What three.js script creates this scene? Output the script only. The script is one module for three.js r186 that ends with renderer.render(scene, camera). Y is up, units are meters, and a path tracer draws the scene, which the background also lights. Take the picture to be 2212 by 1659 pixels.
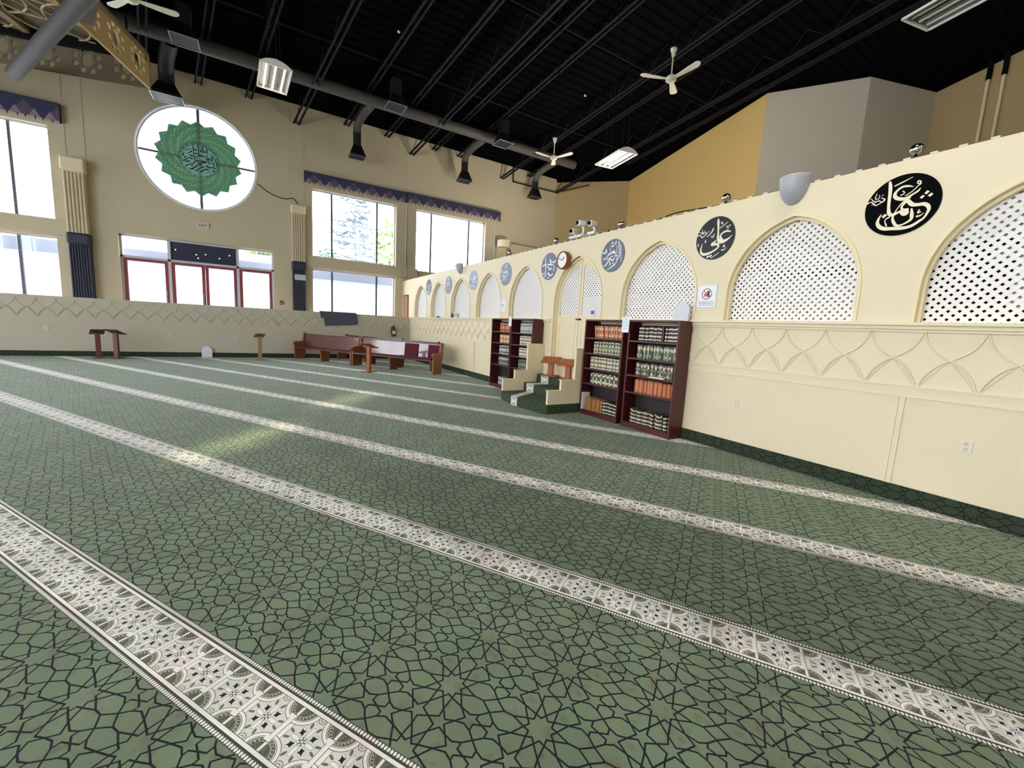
import * as THREE from 'three';
import { RectAreaLightUniformsLib } from 'three/addons/lights/RectAreaLightUniformsLib.js';
import { RoundedBoxGeometry } from 'three/addons/geometries/RoundedBoxGeometry.js';
import { mergeGeometries } from 'three/addons/utils/BufferGeometryUtils.js';
import { SimplexNoise } from 'three/addons/math/SimplexNoise.js';

// ---------------------------------------------------------------- camera, sky, exposure
const scene = new THREE.Scene();
const EYE = new THREE.Vector3(0, 1.58, 0);
const camera = new THREE.PerspectiveCamera(2 * Math.atan(829.5 / 893.37) * 180 / Math.PI, 2212 / 1659, 0.05, 400);
{
  const yaw = 0.547263497, pit = -0.132917612, rol = 0.0524341947;
  const cy = Math.cos(yaw), sy = Math.sin(yaw);
  const f = new THREE.Vector3(sy * Math.cos(pit), Math.sin(pit), -cy * Math.cos(pit));
  const r0 = new THREE.Vector3(cy, 0, sy), u0 = new THREE.Vector3().crossVectors(r0, f);
  const r = r0.clone().multiplyScalar(Math.cos(rol)).addScaledVector(u0, Math.sin(rol));
  const u = u0.clone().multiplyScalar(Math.cos(rol)).addScaledVector(r0, -Math.sin(rol));
  camera.position.copy(EYE);
  camera.quaternion.setFromRotationMatrix(new THREE.Matrix4().makeBasis(r, u, f.clone().negate()));
}
scene.add(camera);
const SKY_LEVEL = 10, LAMP_LEVEL = 120;
scene.background = new THREE.Color(0.93, 0.98, 1.08).multiplyScalar(SKY_LEVEL);
// a hazy low sun from behind on the left
const sun = new THREE.DirectionalLight(new THREE.Color(1, 0.92, 0.55), 8);
sun.position.set(-5.5 * 4, 5.77 * 4, 8.3 * 4); sun.target.position.set(0, 0, 0); scene.add(sun, sun.target);
sun.castShadow = true; sun.shadow.radius = 3; sun.shadow.mapSize.set(4096, 4096);
Object.assign(sun.shadow.camera, { left: -45, right: 45, top: 45, bottom: -45, near: 1, far: 140 });
const renderer = new THREE.WebGLRenderer();
renderer.toneMapping = THREE.LinearToneMapping;
renderer.toneMappingExposure = 1.0;
renderer.shadowMap.enabled = true;
RectAreaLightUniformsLib.init();

// ---------------------------------------------------------------- helpers
const V = (x, y, z) => new THREE.Vector3(x, y, z);
let seed = 7;
const rnd = () => { seed = (seed * 1664525 + 1013904223) % 4294967296; return seed / 4294967296; };
const rr = (a, b) => a + (b - a) * rnd();
const noise = new SimplexNoise({ random: rnd });
const used = {};
function numbered(name) { const n = used[name] = (used[name] ?? -1) + 1; return n ? name + '_' + String(n).padStart(3, '0') : name; }
function mat(hex, rough = 0.7, o = {}) { return new THREE.MeshPhysicalMaterial({ color: new THREE.Color(hex), roughness: rough, ...o }); }
function part(name, geo, m, parent) { const o = new THREE.Mesh(geo, m); o.name = name; o.castShadow = o.receiveShadow = true; if (parent) parent.add(o); return o; }
function thing(name, label, category, pos = [0, 0, 0], turn = 0, group) {
  const o = new THREE.Group(); o.name = numbered(name); o.position.set(...pos); o.rotation.y = turn; scene.add(o);
  o.userData = { label, category }; if (group) o.userData.group = group; return o;
}
function single(name, label, category, geo, m, group) {
  const o = part(numbered(name), geo, m, scene); o.userData = { label, category }; if (group) o.userData.group = group; return o;
}
function struct(name, geo, m) { const o = part(name, geo, m, scene); o.userData.kind = 'structure'; return o; }
function structGroup(name) { const o = new THREE.Group(); o.name = name; o.userData.kind = 'structure'; scene.add(o); return o; }
function copy(src, label, pos, turn, group) {
  const c = src.clone(); c.name = numbered(src.name.replace(/_\d{3}$/, '')); scene.add(c);
  c.userData = { ...src.userData, label: label ?? src.userData.label }; if (group) c.userData.group = group;
  if (pos) c.position.set(...pos); if (turn !== undefined) c.rotation.y = turn; return c;
}
// geometry: box by its centre, box by its limits, tube along points, merge
const box = (w, h, d, x = 0, y = 0, z = 0) => {
  const g = new THREE.BoxGeometry(w, h, d), p = g.attributes.position, n = g.attributes.normal, uv = g.attributes.uv;
  g.translate(x, y, z);
  for (let i = 0; i < p.count; i++) {
    const a = Math.abs(n.getX(i)) > 0.5 ? [p.getZ(i), p.getY(i)] : Math.abs(n.getY(i)) > 0.5 ? [p.getX(i), p.getZ(i)] : [p.getX(i), p.getY(i)];
    uv.setXY(i, a[0], a[1]);
  }
  return g;
};
const lim = (x0, x1, y0, y1, z0, z1) => box(x1 - x0, y1 - y0, z1 - z0, (x0 + x1) / 2, (y0 + y1) / 2, (z0 + z1) / 2);
const rbox = (w, h, d, r, x = 0, y = 0, z = 0, seg = 2) => new RoundedBoxGeometry(w, h, d, seg, r).translate(x, y, z);
const cyl = (r0, r1, h, x = 0, y = 0, z = 0, n = 24) => new THREE.CylinderGeometry(r0, r1, h, n).translate(x, y, z);
const merge = (list) => mergeGeometries(list.map((g) => { const q = g.index ? g.toNonIndexed() : g; for (const k of Object.keys(q.attributes)) if (!['position', 'normal', 'uv'].includes(k)) q.deleteAttribute(k); return q; }));
const tube = (pts, r, seg = 12, rad = 8, closed = false) => new THREE.TubeGeometry(new THREE.CatmullRomCurve3(pts, closed), seg, r, rad, closed);
const rod = (a, b, r, rad = 8) => new THREE.TubeGeometry(new THREE.LineCurve3(a, b), 1, r, rad, false);
// a bar of rectangular section from a to b: w across, h high
function bar(a, b, w, h) {
  const d = b.clone().sub(a), L = d.length(), g = new THREE.BoxGeometry(w, h, L);
  const z = d.clone().normalize(), x = new THREE.Vector3().crossVectors(V(0, 1, 0), z).normalize(), y = new THREE.Vector3().crossVectors(z, x);
  g.applyMatrix4(new THREE.Matrix4().makeBasis(x, y, z).setPosition(a.clone().add(b).multiplyScalar(0.5))); return g;
}
const shapeOf = (pts) => new THREE.Shape(pts.map((p) => new THREE.Vector2(p[0], p[1])));
const pathOf = (pts) => new THREE.Path(pts.map((p) => new THREE.Vector2(p[0], p[1])));
const rectPts = (x0, x1, y0, y1) => [[x0, y0], [x1, y0], [x1, y1], [x0, y1]];
const extrude = (shape, depth, bevel = 0, seg = 12) => new THREE.ExtrudeGeometry(shape, { depth, bevelEnabled: bevel > 0, bevelSize: bevel, bevelThickness: bevel, bevelSegments: 2, curveSegments: seg });
// shape x -> distance ahead (-z), shape y -> up, depth -> +x; its plane at x = at
const onSide = (g, at) => g.applyMatrix4(new THREE.Matrix4().makeBasis(V(0, 0, -1), V(0, 1, 0), V(1, 0, 0)).setPosition(at, 0, 0));
// shape x -> +x, y -> up, depth -> towards -z (so the front face looks at the hall) with front at z = at
const onFar = (g, at, depth) => g.translate(0, 0, at - depth);
function canvas(w, h, draw) { const c = document.createElement('canvas'); c.width = w; c.height = h; const x = c.getContext('2d'); draw(x, w, h); return c; }
function texture(c, repeat = false) {
  const t = new THREE.CanvasTexture(c); t.colorSpace = THREE.SRGBColorSpace; t.magFilter = THREE.LinearFilter;
  if (repeat) t.wrapS = t.wrapT = THREE.RepeatWrapping; return t;
}
function noiseMap(size, base, amp, scales, tint = [1, 1, 1]) {   // tileable mottling as a colour map
  const a = new Uint8Array(size * size * 4), W = Math.PI * 2;
  for (let y = 0; y < size; y++) for (let x = 0; x < size; x++) {
    let v = 0, k = 0;
    for (const s of scales) {
      const u = x / size * W, w = y / size * W, r = s / W;
      v += noise.noise4d(Math.cos(u) * r, Math.sin(u) * r, Math.cos(w) * r + 9 * k, Math.sin(w) * r) * (k++ ? 0.6 : 1);
    }
    const i = (y * size + x) * 4;
    for (let c = 0; c < 3; c++) a[i + c] = Math.max(0, Math.min(255, base + amp * v * tint[c]));
    a[i + 3] = 255;
  }
  const t = new THREE.DataTexture(a, size, size); t.colorSpace = THREE.SRGBColorSpace; t.wrapS = t.wrapT = THREE.RepeatWrapping;
  t.magFilter = THREE.LinearFilter; t.minFilter = THREE.LinearFilter; t.needsUpdate = true; return t;
}

// ---------------------------------------------------------------- places
const XP = 5.67;            // hall face of the arched partition
const ZL = -18.32;          // hall face of the low far wall
const ZO = -19.47;          // inner face of the far outer wall
const SLOPE = 0.22;
const ceilY = (z) => 9.75 + SLOPE * (z - ZO);
const ST = V(0.5388, 0, 0.8424), SN = V(0.8424, 0, -0.5388);   // along and across the carpet rows

// ---------------------------------------------------------------- materials
const paintGrain = noiseMap(256, 250, 2, [7, 23]); paintGrain.repeat.set(0.5, 0.5);
const M = {
  cream: mat('#ecdfbd', 0.6, { map: paintGrain }),
  creamTrim: mat('#eadcb2', 0.5),
  beige: mat('#cfc2a4', 0.75, { map: paintGrain }),  // the cream paint again, dulled by a veiling glare put into the colour
  mustard: mat('#d8b672', 0.7, { map: paintGrain }),
  stone: mat('#cfc7b8', 0.75, { map: paintGrain }),
  tanWall: mat('#b8a174', 0.75, { map: paintGrain }),
  paleSheet: mat('#d2d0d8', 0.8),
  lowWall: mat('#c3bca8', 0.7, { map: paintGrain }),  // the cream paint again, its backlit grey put into the colour
  white: mat('#f2f0ea', 0.5),
  lattice: mat('#f5f2ee', 0.6),
  board: mat('#c9c8c6', 0.8),
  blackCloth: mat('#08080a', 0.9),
  black: mat('#08090d', 0.9, { specularIntensity: 0.3 }),
  deck: mat('#030406', 1, { specularIntensity: 0.15 }),
  joist: mat('#1c1b1f', 0.7, { specularIntensity: 0.5 }),
  duct: mat('#4e4a46', 0.6),
  blackDuct: mat('#0d0e14', 0.6),
  navyWrap: mat('#2b2e44', 0.6),
  metal: mat('#9a9da3', 0.4, { metalness: 0.6 }),
  frameGrey: mat('#c4c7cf', 0.45),
  mullion: mat('#5c606e', 0.5),
  redFrame: mat('#8f3a45', 0.45),
  glass: new THREE.MeshPhysicalMaterial({ color: 0xffffff, roughness: 0, transmission: 1, thickness: 0, ior: 1.5 }),
  chrome: mat('#d8d8d8', 0.12, { metalness: 1 }),
  wood: mat('#9a5a34', 0.5),
  woodLight: mat('#b0683c', 0.5),
  pewWood: mat('#5e2c22', 0.3, { clearcoat: 1, clearcoatRoughness: 0.08 }),
  pewEnd: mat('#8a5433', 0.45),
  maroon: mat('#5a1426', 0.9),
  caseWood: mat('#4e1b1b', 0.4),
  caseBack: mat('#241a1d', 0.6),
  offwhite: mat('#dddbd2', 0.5),
  grey: mat('#a8abb2', 0.35),
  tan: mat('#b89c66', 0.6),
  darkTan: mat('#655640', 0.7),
  greyPipe: mat('#2f2c2e', 0.7),
};
// ---------------------------------------------------------------- carpet
const CELL_U = 0.424, CELL_N = 0.338, ROW = 1.465, STRIPE = 0.905;
function starLines(x) {      // the interlaced star pattern about one ten-pointed star, in metres
  const P = (r, deg) => [r * Math.cos(deg * Math.PI / 180), r * Math.sin(deg * Math.PI / 180)];
  const L = [];
  for (let k = 0; k < 10; k++) for (const s of [-1, 1]) L.push([P(0.048, 36 * k), P(0.067, 36 * k + 18 * s), P(0.119, 36 * (k + s))]);
  const q = [
    [P(0.119, 0), [0.161, 0]], [P(0.119, 36), [0.135, 0.103], [0.107, 0.1355], [0.078, 0.169]],
    [P(0.119, 36), [0.147, 0.082], [0.18, 0.066], [0.212, 0.035], [0.161, 0]],
    [P(0.119, 72), [0.04, 0.149], [0, 0.169]], [P(0.119, 72), [0.069, 0.15], [0.107, 0.1355], [0.145, 0.127], [0.179, 0.141], [0.212, 0.169]],
    [[0.18, 0.066], [0.179, 0.087], [0.212, 0.101]], [[0.179, 0.141], [0.179, 0.113], [0.212, 0.101]],
  ];
  for (const a of q) for (const sx of [-1, 1]) for (const sy of [-1, 1]) L.push(a.map((p) => [p[0] * sx, p[1] * sy]));
  x.beginPath(); for (const a of L) a.forEach((p, i) => (i ? x.lineTo(p[0], p[1]) : x.moveTo(p[0], p[1]))); x.stroke();
}
function starRows(x, n0, uLo = -1, uHi = 2) {
  for (let i = uLo; i <= uHi; i++) for (let j = -8; j <= 8; j++) { x.save(); x.translate(0.374 + i * CELL_U - CELL_U, n0 + j * CELL_N); starLines(x); x.restore(); }
}
function stripe(x) {         // one repeat is 0.212 long; drawn about (0, 0)
  const W = '#f4f2ed', D = '#3f463c', O = '#69705a', N = '#12182a';
  x.fillStyle = '#50574a'; x.fillRect(-0.2, -0.146, 1, 0.292);
  x.fillStyle = W; x.fillRect(-0.2, -0.117, 1, 0.234);
  x.fillStyle = '#dedfd6'; x.fillRect(-0.2, -0.1, 1, 0.2);
  for (let i = -1; i < 4; i++) {
    x.save(); x.translate(i * 0.212, 0);
    x.save(); x.beginPath(); x.rect(-0.106, -0.1, 0.212, 0.2); x.clip();
    // middle: pale petals, olive leaves, four dark leaves round a ring
    for (let k = 0; k < 8; k++) { const a = k * Math.PI / 4; x.save(); x.rotate(a); x.fillStyle = W; x.beginPath(); x.ellipse(0.038, 0, 0.022, 0.0085, 0, 0, 7); x.fill(); x.strokeStyle = '#8b9080'; x.lineWidth = 0.0016; x.stroke(); x.restore(); }
    x.fillStyle = O; for (const sx of [-1, 1]) for (const sy of [-1, 1]) { x.beginPath(); x.ellipse(sx * 0.02, sy * 0.06, 0.006, 0.012, sx * sy * -0.4, 0, 7); x.fill(); x.beginPath(); x.ellipse(sx * 0.07, sy * 0.014, 0.013, 0.005, sx * sy * 0.3, 0, 7); x.fill(); }
    x.strokeStyle = D; x.lineWidth = 0.002; for (const sy of [-1, 1]) for (const r of [0.01, 0.019]) { x.beginPath(); x.arc(0, sy * 0.1, r, 0, 7); x.stroke(); }
    for (const sx of [-1, 1]) for (const sy of [-1, 1]) {
      x.fillStyle = N; x.save(); x.translate(sx * 0.03, sy * 0.026); x.rotate(sx * sy * 0.75);
      x.beginPath(); x.moveTo(-0.017, 0); x.quadraticCurveTo(-0.003, 0.004, -0.002, 0.014); x.quadraticCurveTo(0.004, 0.005, 0.017, 0); x.quadraticCurveTo(0.004, -0.005, -0.002, -0.014); x.quadraticCurveTo(-0.003, -0.004, -0.017, 0); x.fill(); x.restore();
      // corner cell: olive quarter disc with scrolls inside a white band
      const cx = sx * 0.106, cy = sy * 0.104;
      for (const [r, c] of [[0.0885, D], [0.0862, W], [0.0725, D], [0.0702, W], [0.067, O]]) { x.fillStyle = c; x.beginPath(); x.ellipse(cx, cy, r, r * 0.84, 0, 0, 7); x.fill(); }
      x.fillStyle = '#565d49'; for (let k = 0; k < 9; k++) { x.beginPath(); x.arc(cx - sx * (0.012 + 0.042 * ((k * 7) % 9) / 9), cy - sy * (0.004 + 0.04 * ((k * 4) % 9) / 9), 0.006, 0, 7); x.fill(); }
      x.strokeStyle = '#dcdacf'; x.lineWidth = 0.0022; for (let k = 0; k < 6; k++) { const a = 0.12 + k * 0.27; x.beginPath(); x.arc(cx - sx * 0.055 * Math.cos(a), cy - sy * 0.046 * Math.sin(a), 0.0058, a, a + 4.2); x.stroke(); }
    }
    x.strokeStyle = N; x.lineWidth = 0.0032;
    for (let k = 0; k < 6; k++) { const a = k * Math.PI / 3; x.beginPath(); x.moveTo(0.007 * Math.cos(a), 0.007 * Math.sin(a)); x.lineTo(0.017 * Math.cos(a), 0.017 * Math.sin(a)); x.stroke(); }
    x.fillStyle = W; x.beginPath(); x.arc(0, 0, 0.0065, 0, 7); x.fill(); x.lineWidth = 0.0022; x.stroke();
    x.restore();
    // the white bars at the joint of two repeats: stem, twin middle bar, cross ties
    x.fillStyle = W; x.fillRect(0.106 - 0.0125, -0.104, 0.025, 0.208); x.fillRect(0.106 - 0.022, -0.052, 0.044, 0.104);
    for (const s of [-1, 1]) x.fillRect(0.106 - 0.032, s * 0.052 - 0.009, 0.064, 0.018);
    x.fillStyle = D; x.fillRect(0.106 - 0.0013, -0.05, 0.0026, 0.1);
    for (const s of [-1, 1]) { x.fillRect(0.106 - 0.034, s * 0.062 - 0.0011, 0.068, 0.0022); x.fillRect(0.106 + s * 0.0225 - 0.0009, -0.042, 0.0018, 0.084); for (const q of [-1, 1]) x.fillRect(0.106 + s * 0.0128 - 0.0008, q > 0 ? 0.062 : -0.1, 0.0016, 0.038); }
    x.restore();
  }
  for (const s of [-1, 1]) {
    x.fillStyle = D; x.fillRect(-0.2, s * 0.1005 - 0.001, 1, 0.002); x.fillRect(-0.2, s * 0.1195 - 0.0035, 1, 0.007);
    x.fillStyle = '#f7f5f0'; for (let k = -12; k < 48; k++) { x.beginPath(); x.ellipse(k * 0.212 / 14, s * 0.134, 0.0056, 0.0085, 0, 0, 7); x.fill(); }
  }
}
function speckle(x, w, h, amp) {
  const im = x.getImageData(0, 0, w, h), d = im.data;
  for (let i = 0; i < d.length; i += 4) { const v = (rnd() - 0.5) * amp; d[i] += v; d[i + 1] += v; d[i + 2] += v * 0.8; }
  x.putImageData(im, 0, 0);
}
const GREEN = '#74856b', LINE = '#0c141d';
const carpetMap = texture(canvas(1024, 2048, (x, w, h) => {
  x.fillStyle = GREEN; x.fillRect(0, 0, w, h);
  x.save(); x.setTransform(w / CELL_U, 0, 0, -h / ROW, 0, h);
  for (let k = 0; k < 150; k++) {      // brown and grey-green flecks of the mottled yarn
    const px = rr(-0.05, 0.47), py = rr(0, ROW), r = rr(0.012, 0.03), c = ['118,96,78', '96,112,88', '128,134,104', '106,100,92'][k % 4];
    for (const dx of [0, CELL_U, -CELL_U]) for (let j = 0; j < 5; j++) { x.fillStyle = `rgba(${c},0.11)`; x.beginPath(); x.ellipse(px + dx + rr(-r, r) * 0, py, r * (1 - j * 0.17), r * (0.75 - j * 0.12), k, 0, 7); x.fill(); }
  }
  x.strokeStyle = LINE; x.lineWidth = 0.0072; x.lineJoin = 'round'; x.lineCap = 'round';
  x.save(); x.beginPath(); x.rect(-1, STRIPE, 3, 1); x.clip(); starRows(x, 1.39); x.restore();
  x.save(); x.beginPath(); x.rect(-1, -1, 3, 1 + STRIPE); x.clip(); starRows(x, 1.39 - ROW); x.restore();
  x.translate(0.03, STRIPE); stripe(x);
  x.restore(); speckle(x, w, h, 26);
}), true);
const plainCarpetMap = texture(canvas(512, 512, (x, w, h) => {
  x.fillStyle = GREEN; x.fillRect(0, 0, w, h);
  x.save(); x.setTransform(w / CELL_U, 0, 0, -h / CELL_N, 0, h); x.strokeStyle = LINE; x.lineWidth = 0.007; x.lineCap = 'round'; starRows(x, 0.1); x.restore();
  speckle(x, w, h, 30);
}), true);
const stripeMap = texture(canvas(512, 512, (x, w, h) => { x.save(); x.setTransform(w / 0.212, 0, 0, -h / 0.292, 0, h / 2); stripe(x); x.restore(); speckle(x, w, h, 20); }), true);
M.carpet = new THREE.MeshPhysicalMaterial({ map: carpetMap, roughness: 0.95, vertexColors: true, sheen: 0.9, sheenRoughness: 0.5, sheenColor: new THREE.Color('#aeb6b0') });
M.carpetPlain = new THREE.MeshPhysicalMaterial({ map: plainCarpetMap, roughness: 0.95, color: new THREE.Color('#8f9a84') });
M.carpetBase = new THREE.MeshPhysicalMaterial({ map: plainCarpetMap, roughness: 0.95, color: new THREE.Color('#6f7a70') });
M.stripe = new THREE.MeshPhysicalMaterial({ map: stripeMap, roughness: 0.95 });
const floor = structGroup('floor');
{
  const x0 = -9, x1 = XP + 0.2, z0 = ZO + 0.9, z1 = 3.6, nx = 130, nz = 200;
  const g = new THREE.PlaneGeometry(x1 - x0, z1 - z0, nx, nz).rotateX(-Math.PI / 2).translate((x0 + x1) / 2, 0, (z0 + z1) / 2);
  const p = g.attributes.position, uv = g.attributes.uv, col = new Float32Array(p.count * 3);
  for (let i = 0; i < p.count; i++) {
    const q = V(p.getX(i), 0, p.getZ(i)), u = q.dot(ST), n = q.dot(SN);
    uv.setXY(i, u / CELL_U, n / ROW);
    // nap shading of the brushed pile, put into the colour: the rows lie in turn one way and the other, with ragged dark patches, and a brown tinge here and there
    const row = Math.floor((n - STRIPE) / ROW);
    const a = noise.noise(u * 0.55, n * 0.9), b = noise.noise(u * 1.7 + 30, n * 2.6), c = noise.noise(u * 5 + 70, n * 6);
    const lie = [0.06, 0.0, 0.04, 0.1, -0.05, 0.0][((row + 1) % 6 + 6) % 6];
    const napShade = row === 1 ? -0.3 * Math.min(1, Math.max(0, 0.5 + (u + 3.2 + 2.2 * a + 1.4 * b + 0.6 * c) * 1.6)) : 0;
    const v = 1 + napShade + lie * (0.75 + 0.5 * a) + 0.08 * Math.tanh(4 * (b + 0.15 * c)) + 0.035 * c;
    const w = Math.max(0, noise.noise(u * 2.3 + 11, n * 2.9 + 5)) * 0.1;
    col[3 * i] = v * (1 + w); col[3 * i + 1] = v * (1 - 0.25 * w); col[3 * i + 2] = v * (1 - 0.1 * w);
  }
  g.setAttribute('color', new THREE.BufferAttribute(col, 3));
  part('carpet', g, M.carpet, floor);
  part('floor_slab', lim(-16, 26, -0.3, -0.004, ZO - 0.4, 8), M.carpetBase, floor);
}
// ---------------------------------------------------------------- walls and openings
// pointed arch outline standing on y0, spring line y1, apex y2, half width h, about s
function archPts(s, h, y0, y1, y2, n = 14) {
  const d = y2 - y1, R = (h * h + d * d) / (2 * h), cx = h - R, pts = [[s - h, y0], [s + h, y0]], a1 = Math.atan2(d, -cx);
  for (let k = 0; k <= n; k++) { const a = a1 * k / n; pts.push([s + cx + R * Math.cos(a), y1 + R * Math.sin(a)]); }
  for (let k = n - 1; k >= 0; k--) { const a = a1 * k / n; pts.push([s - cx - R * Math.cos(a), y1 + R * Math.sin(a)]); }
  return pts;
}
const ARCH = [0.78, 2.82, 4.85, 8.9, 10.88, 12.88, 14.9, 16.9], DOOR_S = 6.9, SILL = 1.85;
const PART_D = 0.17;
{
  const sh = shapeOf([[-7, 0], [-ZO, 0], [-ZO, 3.49], [-7, 3.49]]);
  for (const s of ARCH) sh.holes.push(pathOf(archPts(s, 0.765, SILL, 2.2, 3.14)));
  sh.holes.push(pathOf(archPts(DOOR_S, 0.76, 0.3, 2.2, 3.16)));
  sh.holes.push(pathOf(rectPts(18.52, 19.38, 0.02, 2.85)));
  struct('wall_right', onSide(extrude(sh, PART_D), XP), M.cream);
  // a stepped bead inside every arch
  let n = 0;
  for (const s of [...ARCH, DOOR_S]) {
    const y0 = s === DOOR_S ? 0.57 : SILL, o = shapeOf(archPts(s, 0.765, y0, 2.2, 3.14)); o.holes.push(pathOf(archPts(s, 0.735, y0 + (s === DOOR_S ? 0.01 : 0.0), 2.2, 3.1).map((p) => [p[0], p[1] + 0.001])));
    const g = onSide(extrude(o, 0.05), XP + 0.05);
    n++; struct('trim_' + n, g, M.creamTrim);
    const e = shapeOf(archPts(s, 0.79, y0, 2.2, 3.175)); e.holes.push(pathOf(archPts(s, 0.765, y0 + 0.001, 2.2, 3.14)));
    n++; struct('trim_' + n, onSide(extrude(e, 0.012, 0.004), XP - 0.01), M.creamTrim);
  }
  // mouldings: sill ledge with its three beads, rail under the relief
  const sills = [[-7, 6.06], [7.74, -ZL]];
  for (const [a, b] of sills) {
    const g = [];
    for (const [y0, y1, d] of [[1.822, 1.85, 0.06], [1.803, 1.822, 0.018], [1.783, 1.803, 0.042], [1.774, 1.783, 0.012], [1.756, 1.774, 0.03], [1.198, 1.213, 0.02], [1.107, 1.198, 0.008], [1.093, 1.107, 0.016]]) g.push(lim(XP - d, XP + 0.001, y0, y1, -b, -a));
    n++; struct('trim_' + n, merge(g), M.cream);
  }
  // upright panel strips under the rail
  for (const s of [1.53, 11.65, 14.9]) { n++; struct('trim_' + n, merge([lim(XP - 0.006, XP + 0.001, 0.17, 1.1, -s - 0.02, -s + 0.02), lim(XP - 0.014, XP, 0.17, 1.1, -s - 0.028, -s - 0.02), lim(XP - 0.014, XP, 0.17, 1.1, -s + 0.02, -s + 0.028)]), M.cream); }
  // carpet turned up along the foot of the walls
  struct('baseboard_right', merge([lim(XP - 0.014, XP + 0.001, 0, 0.17, -6.05, 7), lim(XP - 0.014, XP + 0.001, 0, 0.17, ZL, -7.97)]).translate(0, 0, 0), M.carpetBase);
  const gb = lim(-14, XP, 0, 0.165, ZL, ZL + 0.014); struct('baseboard_far', gb, M.carpetBase);
  for (const o of scene.children) if (o.name.startsWith('baseboard')) { const uv = o.geometry.attributes.uv; for (let i = 0; i < uv.count; i++) uv.setXY(i, uv.getX(i) / CELL_U, uv.getY(i) / CELL_N); }
  // the low wall across the hall
  struct('wall_low', lim(-14, XP, 0, 1.84, ZL - 0.15, ZL), M.lowWall);
  n++; struct('trim_' + n, merge([lim(-14, XP - 0.05, 1.8, 1.845, ZL - 0.001, ZL + 0.02), lim(-14, XP - 0.05, 1.1, 1.2, ZL - 0.001, ZL + 0.01), lim(-14, XP - 0.05, 1.2, 1.215, ZL - 0.001, ZL + 0.016)]), M.lowWall);
  M.trims = n;
}
// plaster relief: scallops over pointed arches, one motif per 0.425 m
const motif = (() => {
  const g = [], q = (a, b, c, r = 0.009) => g.push(new THREE.TubeGeometry(new THREE.QuadraticBezierCurve3(V(a[0], a[1], 0), V(b[0], b[1], 0), V(c[0], c[1], 0)), 7, r, 5, false));
  for (const s of [0, 1]) {
    const f = (p) => (s ? [0.425 - p[0], p[1]] : p);
    q(f([0.004, 1.765]), f([0.03, 1.575]), f([0.2125, 1.49]));
    q(f([0.012, 1.222]), f([0.06, 1.405]), f([0.2125, 1.49]), 0.012);
    q(f([0.022, 1.222]), f([0.115, 1.365]), f([0.2125, 1.486]), 0.006);
  }
  return merge(g);
})();
{
  const wr = scene.children.find((o) => o.name === 'wall_right'), wl = scene.children.find((o) => o.name === 'wall_low');
  const put = (z) => { const o = part('relief_motif', motif, M.cream, wr); o.rotation.y = -Math.PI / 2; o.position.set(XP - 0.002, 0, z); };
  for (let k = -2; k < 10; k++) { const z = -4.01 + k * 0.4275; if (z < 0.5) put(z); }
  for (let k = 0; k < 23; k++) put(-18.3 + k * 0.4275);
  for (let k = 0; k < 46; k++) { const x = XP - 0.44 - k * 0.425; const o = part('relief_motif', motif, M.lowWall, wl); o.position.set(x, 0, ZL + 0.002); }
}
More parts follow.
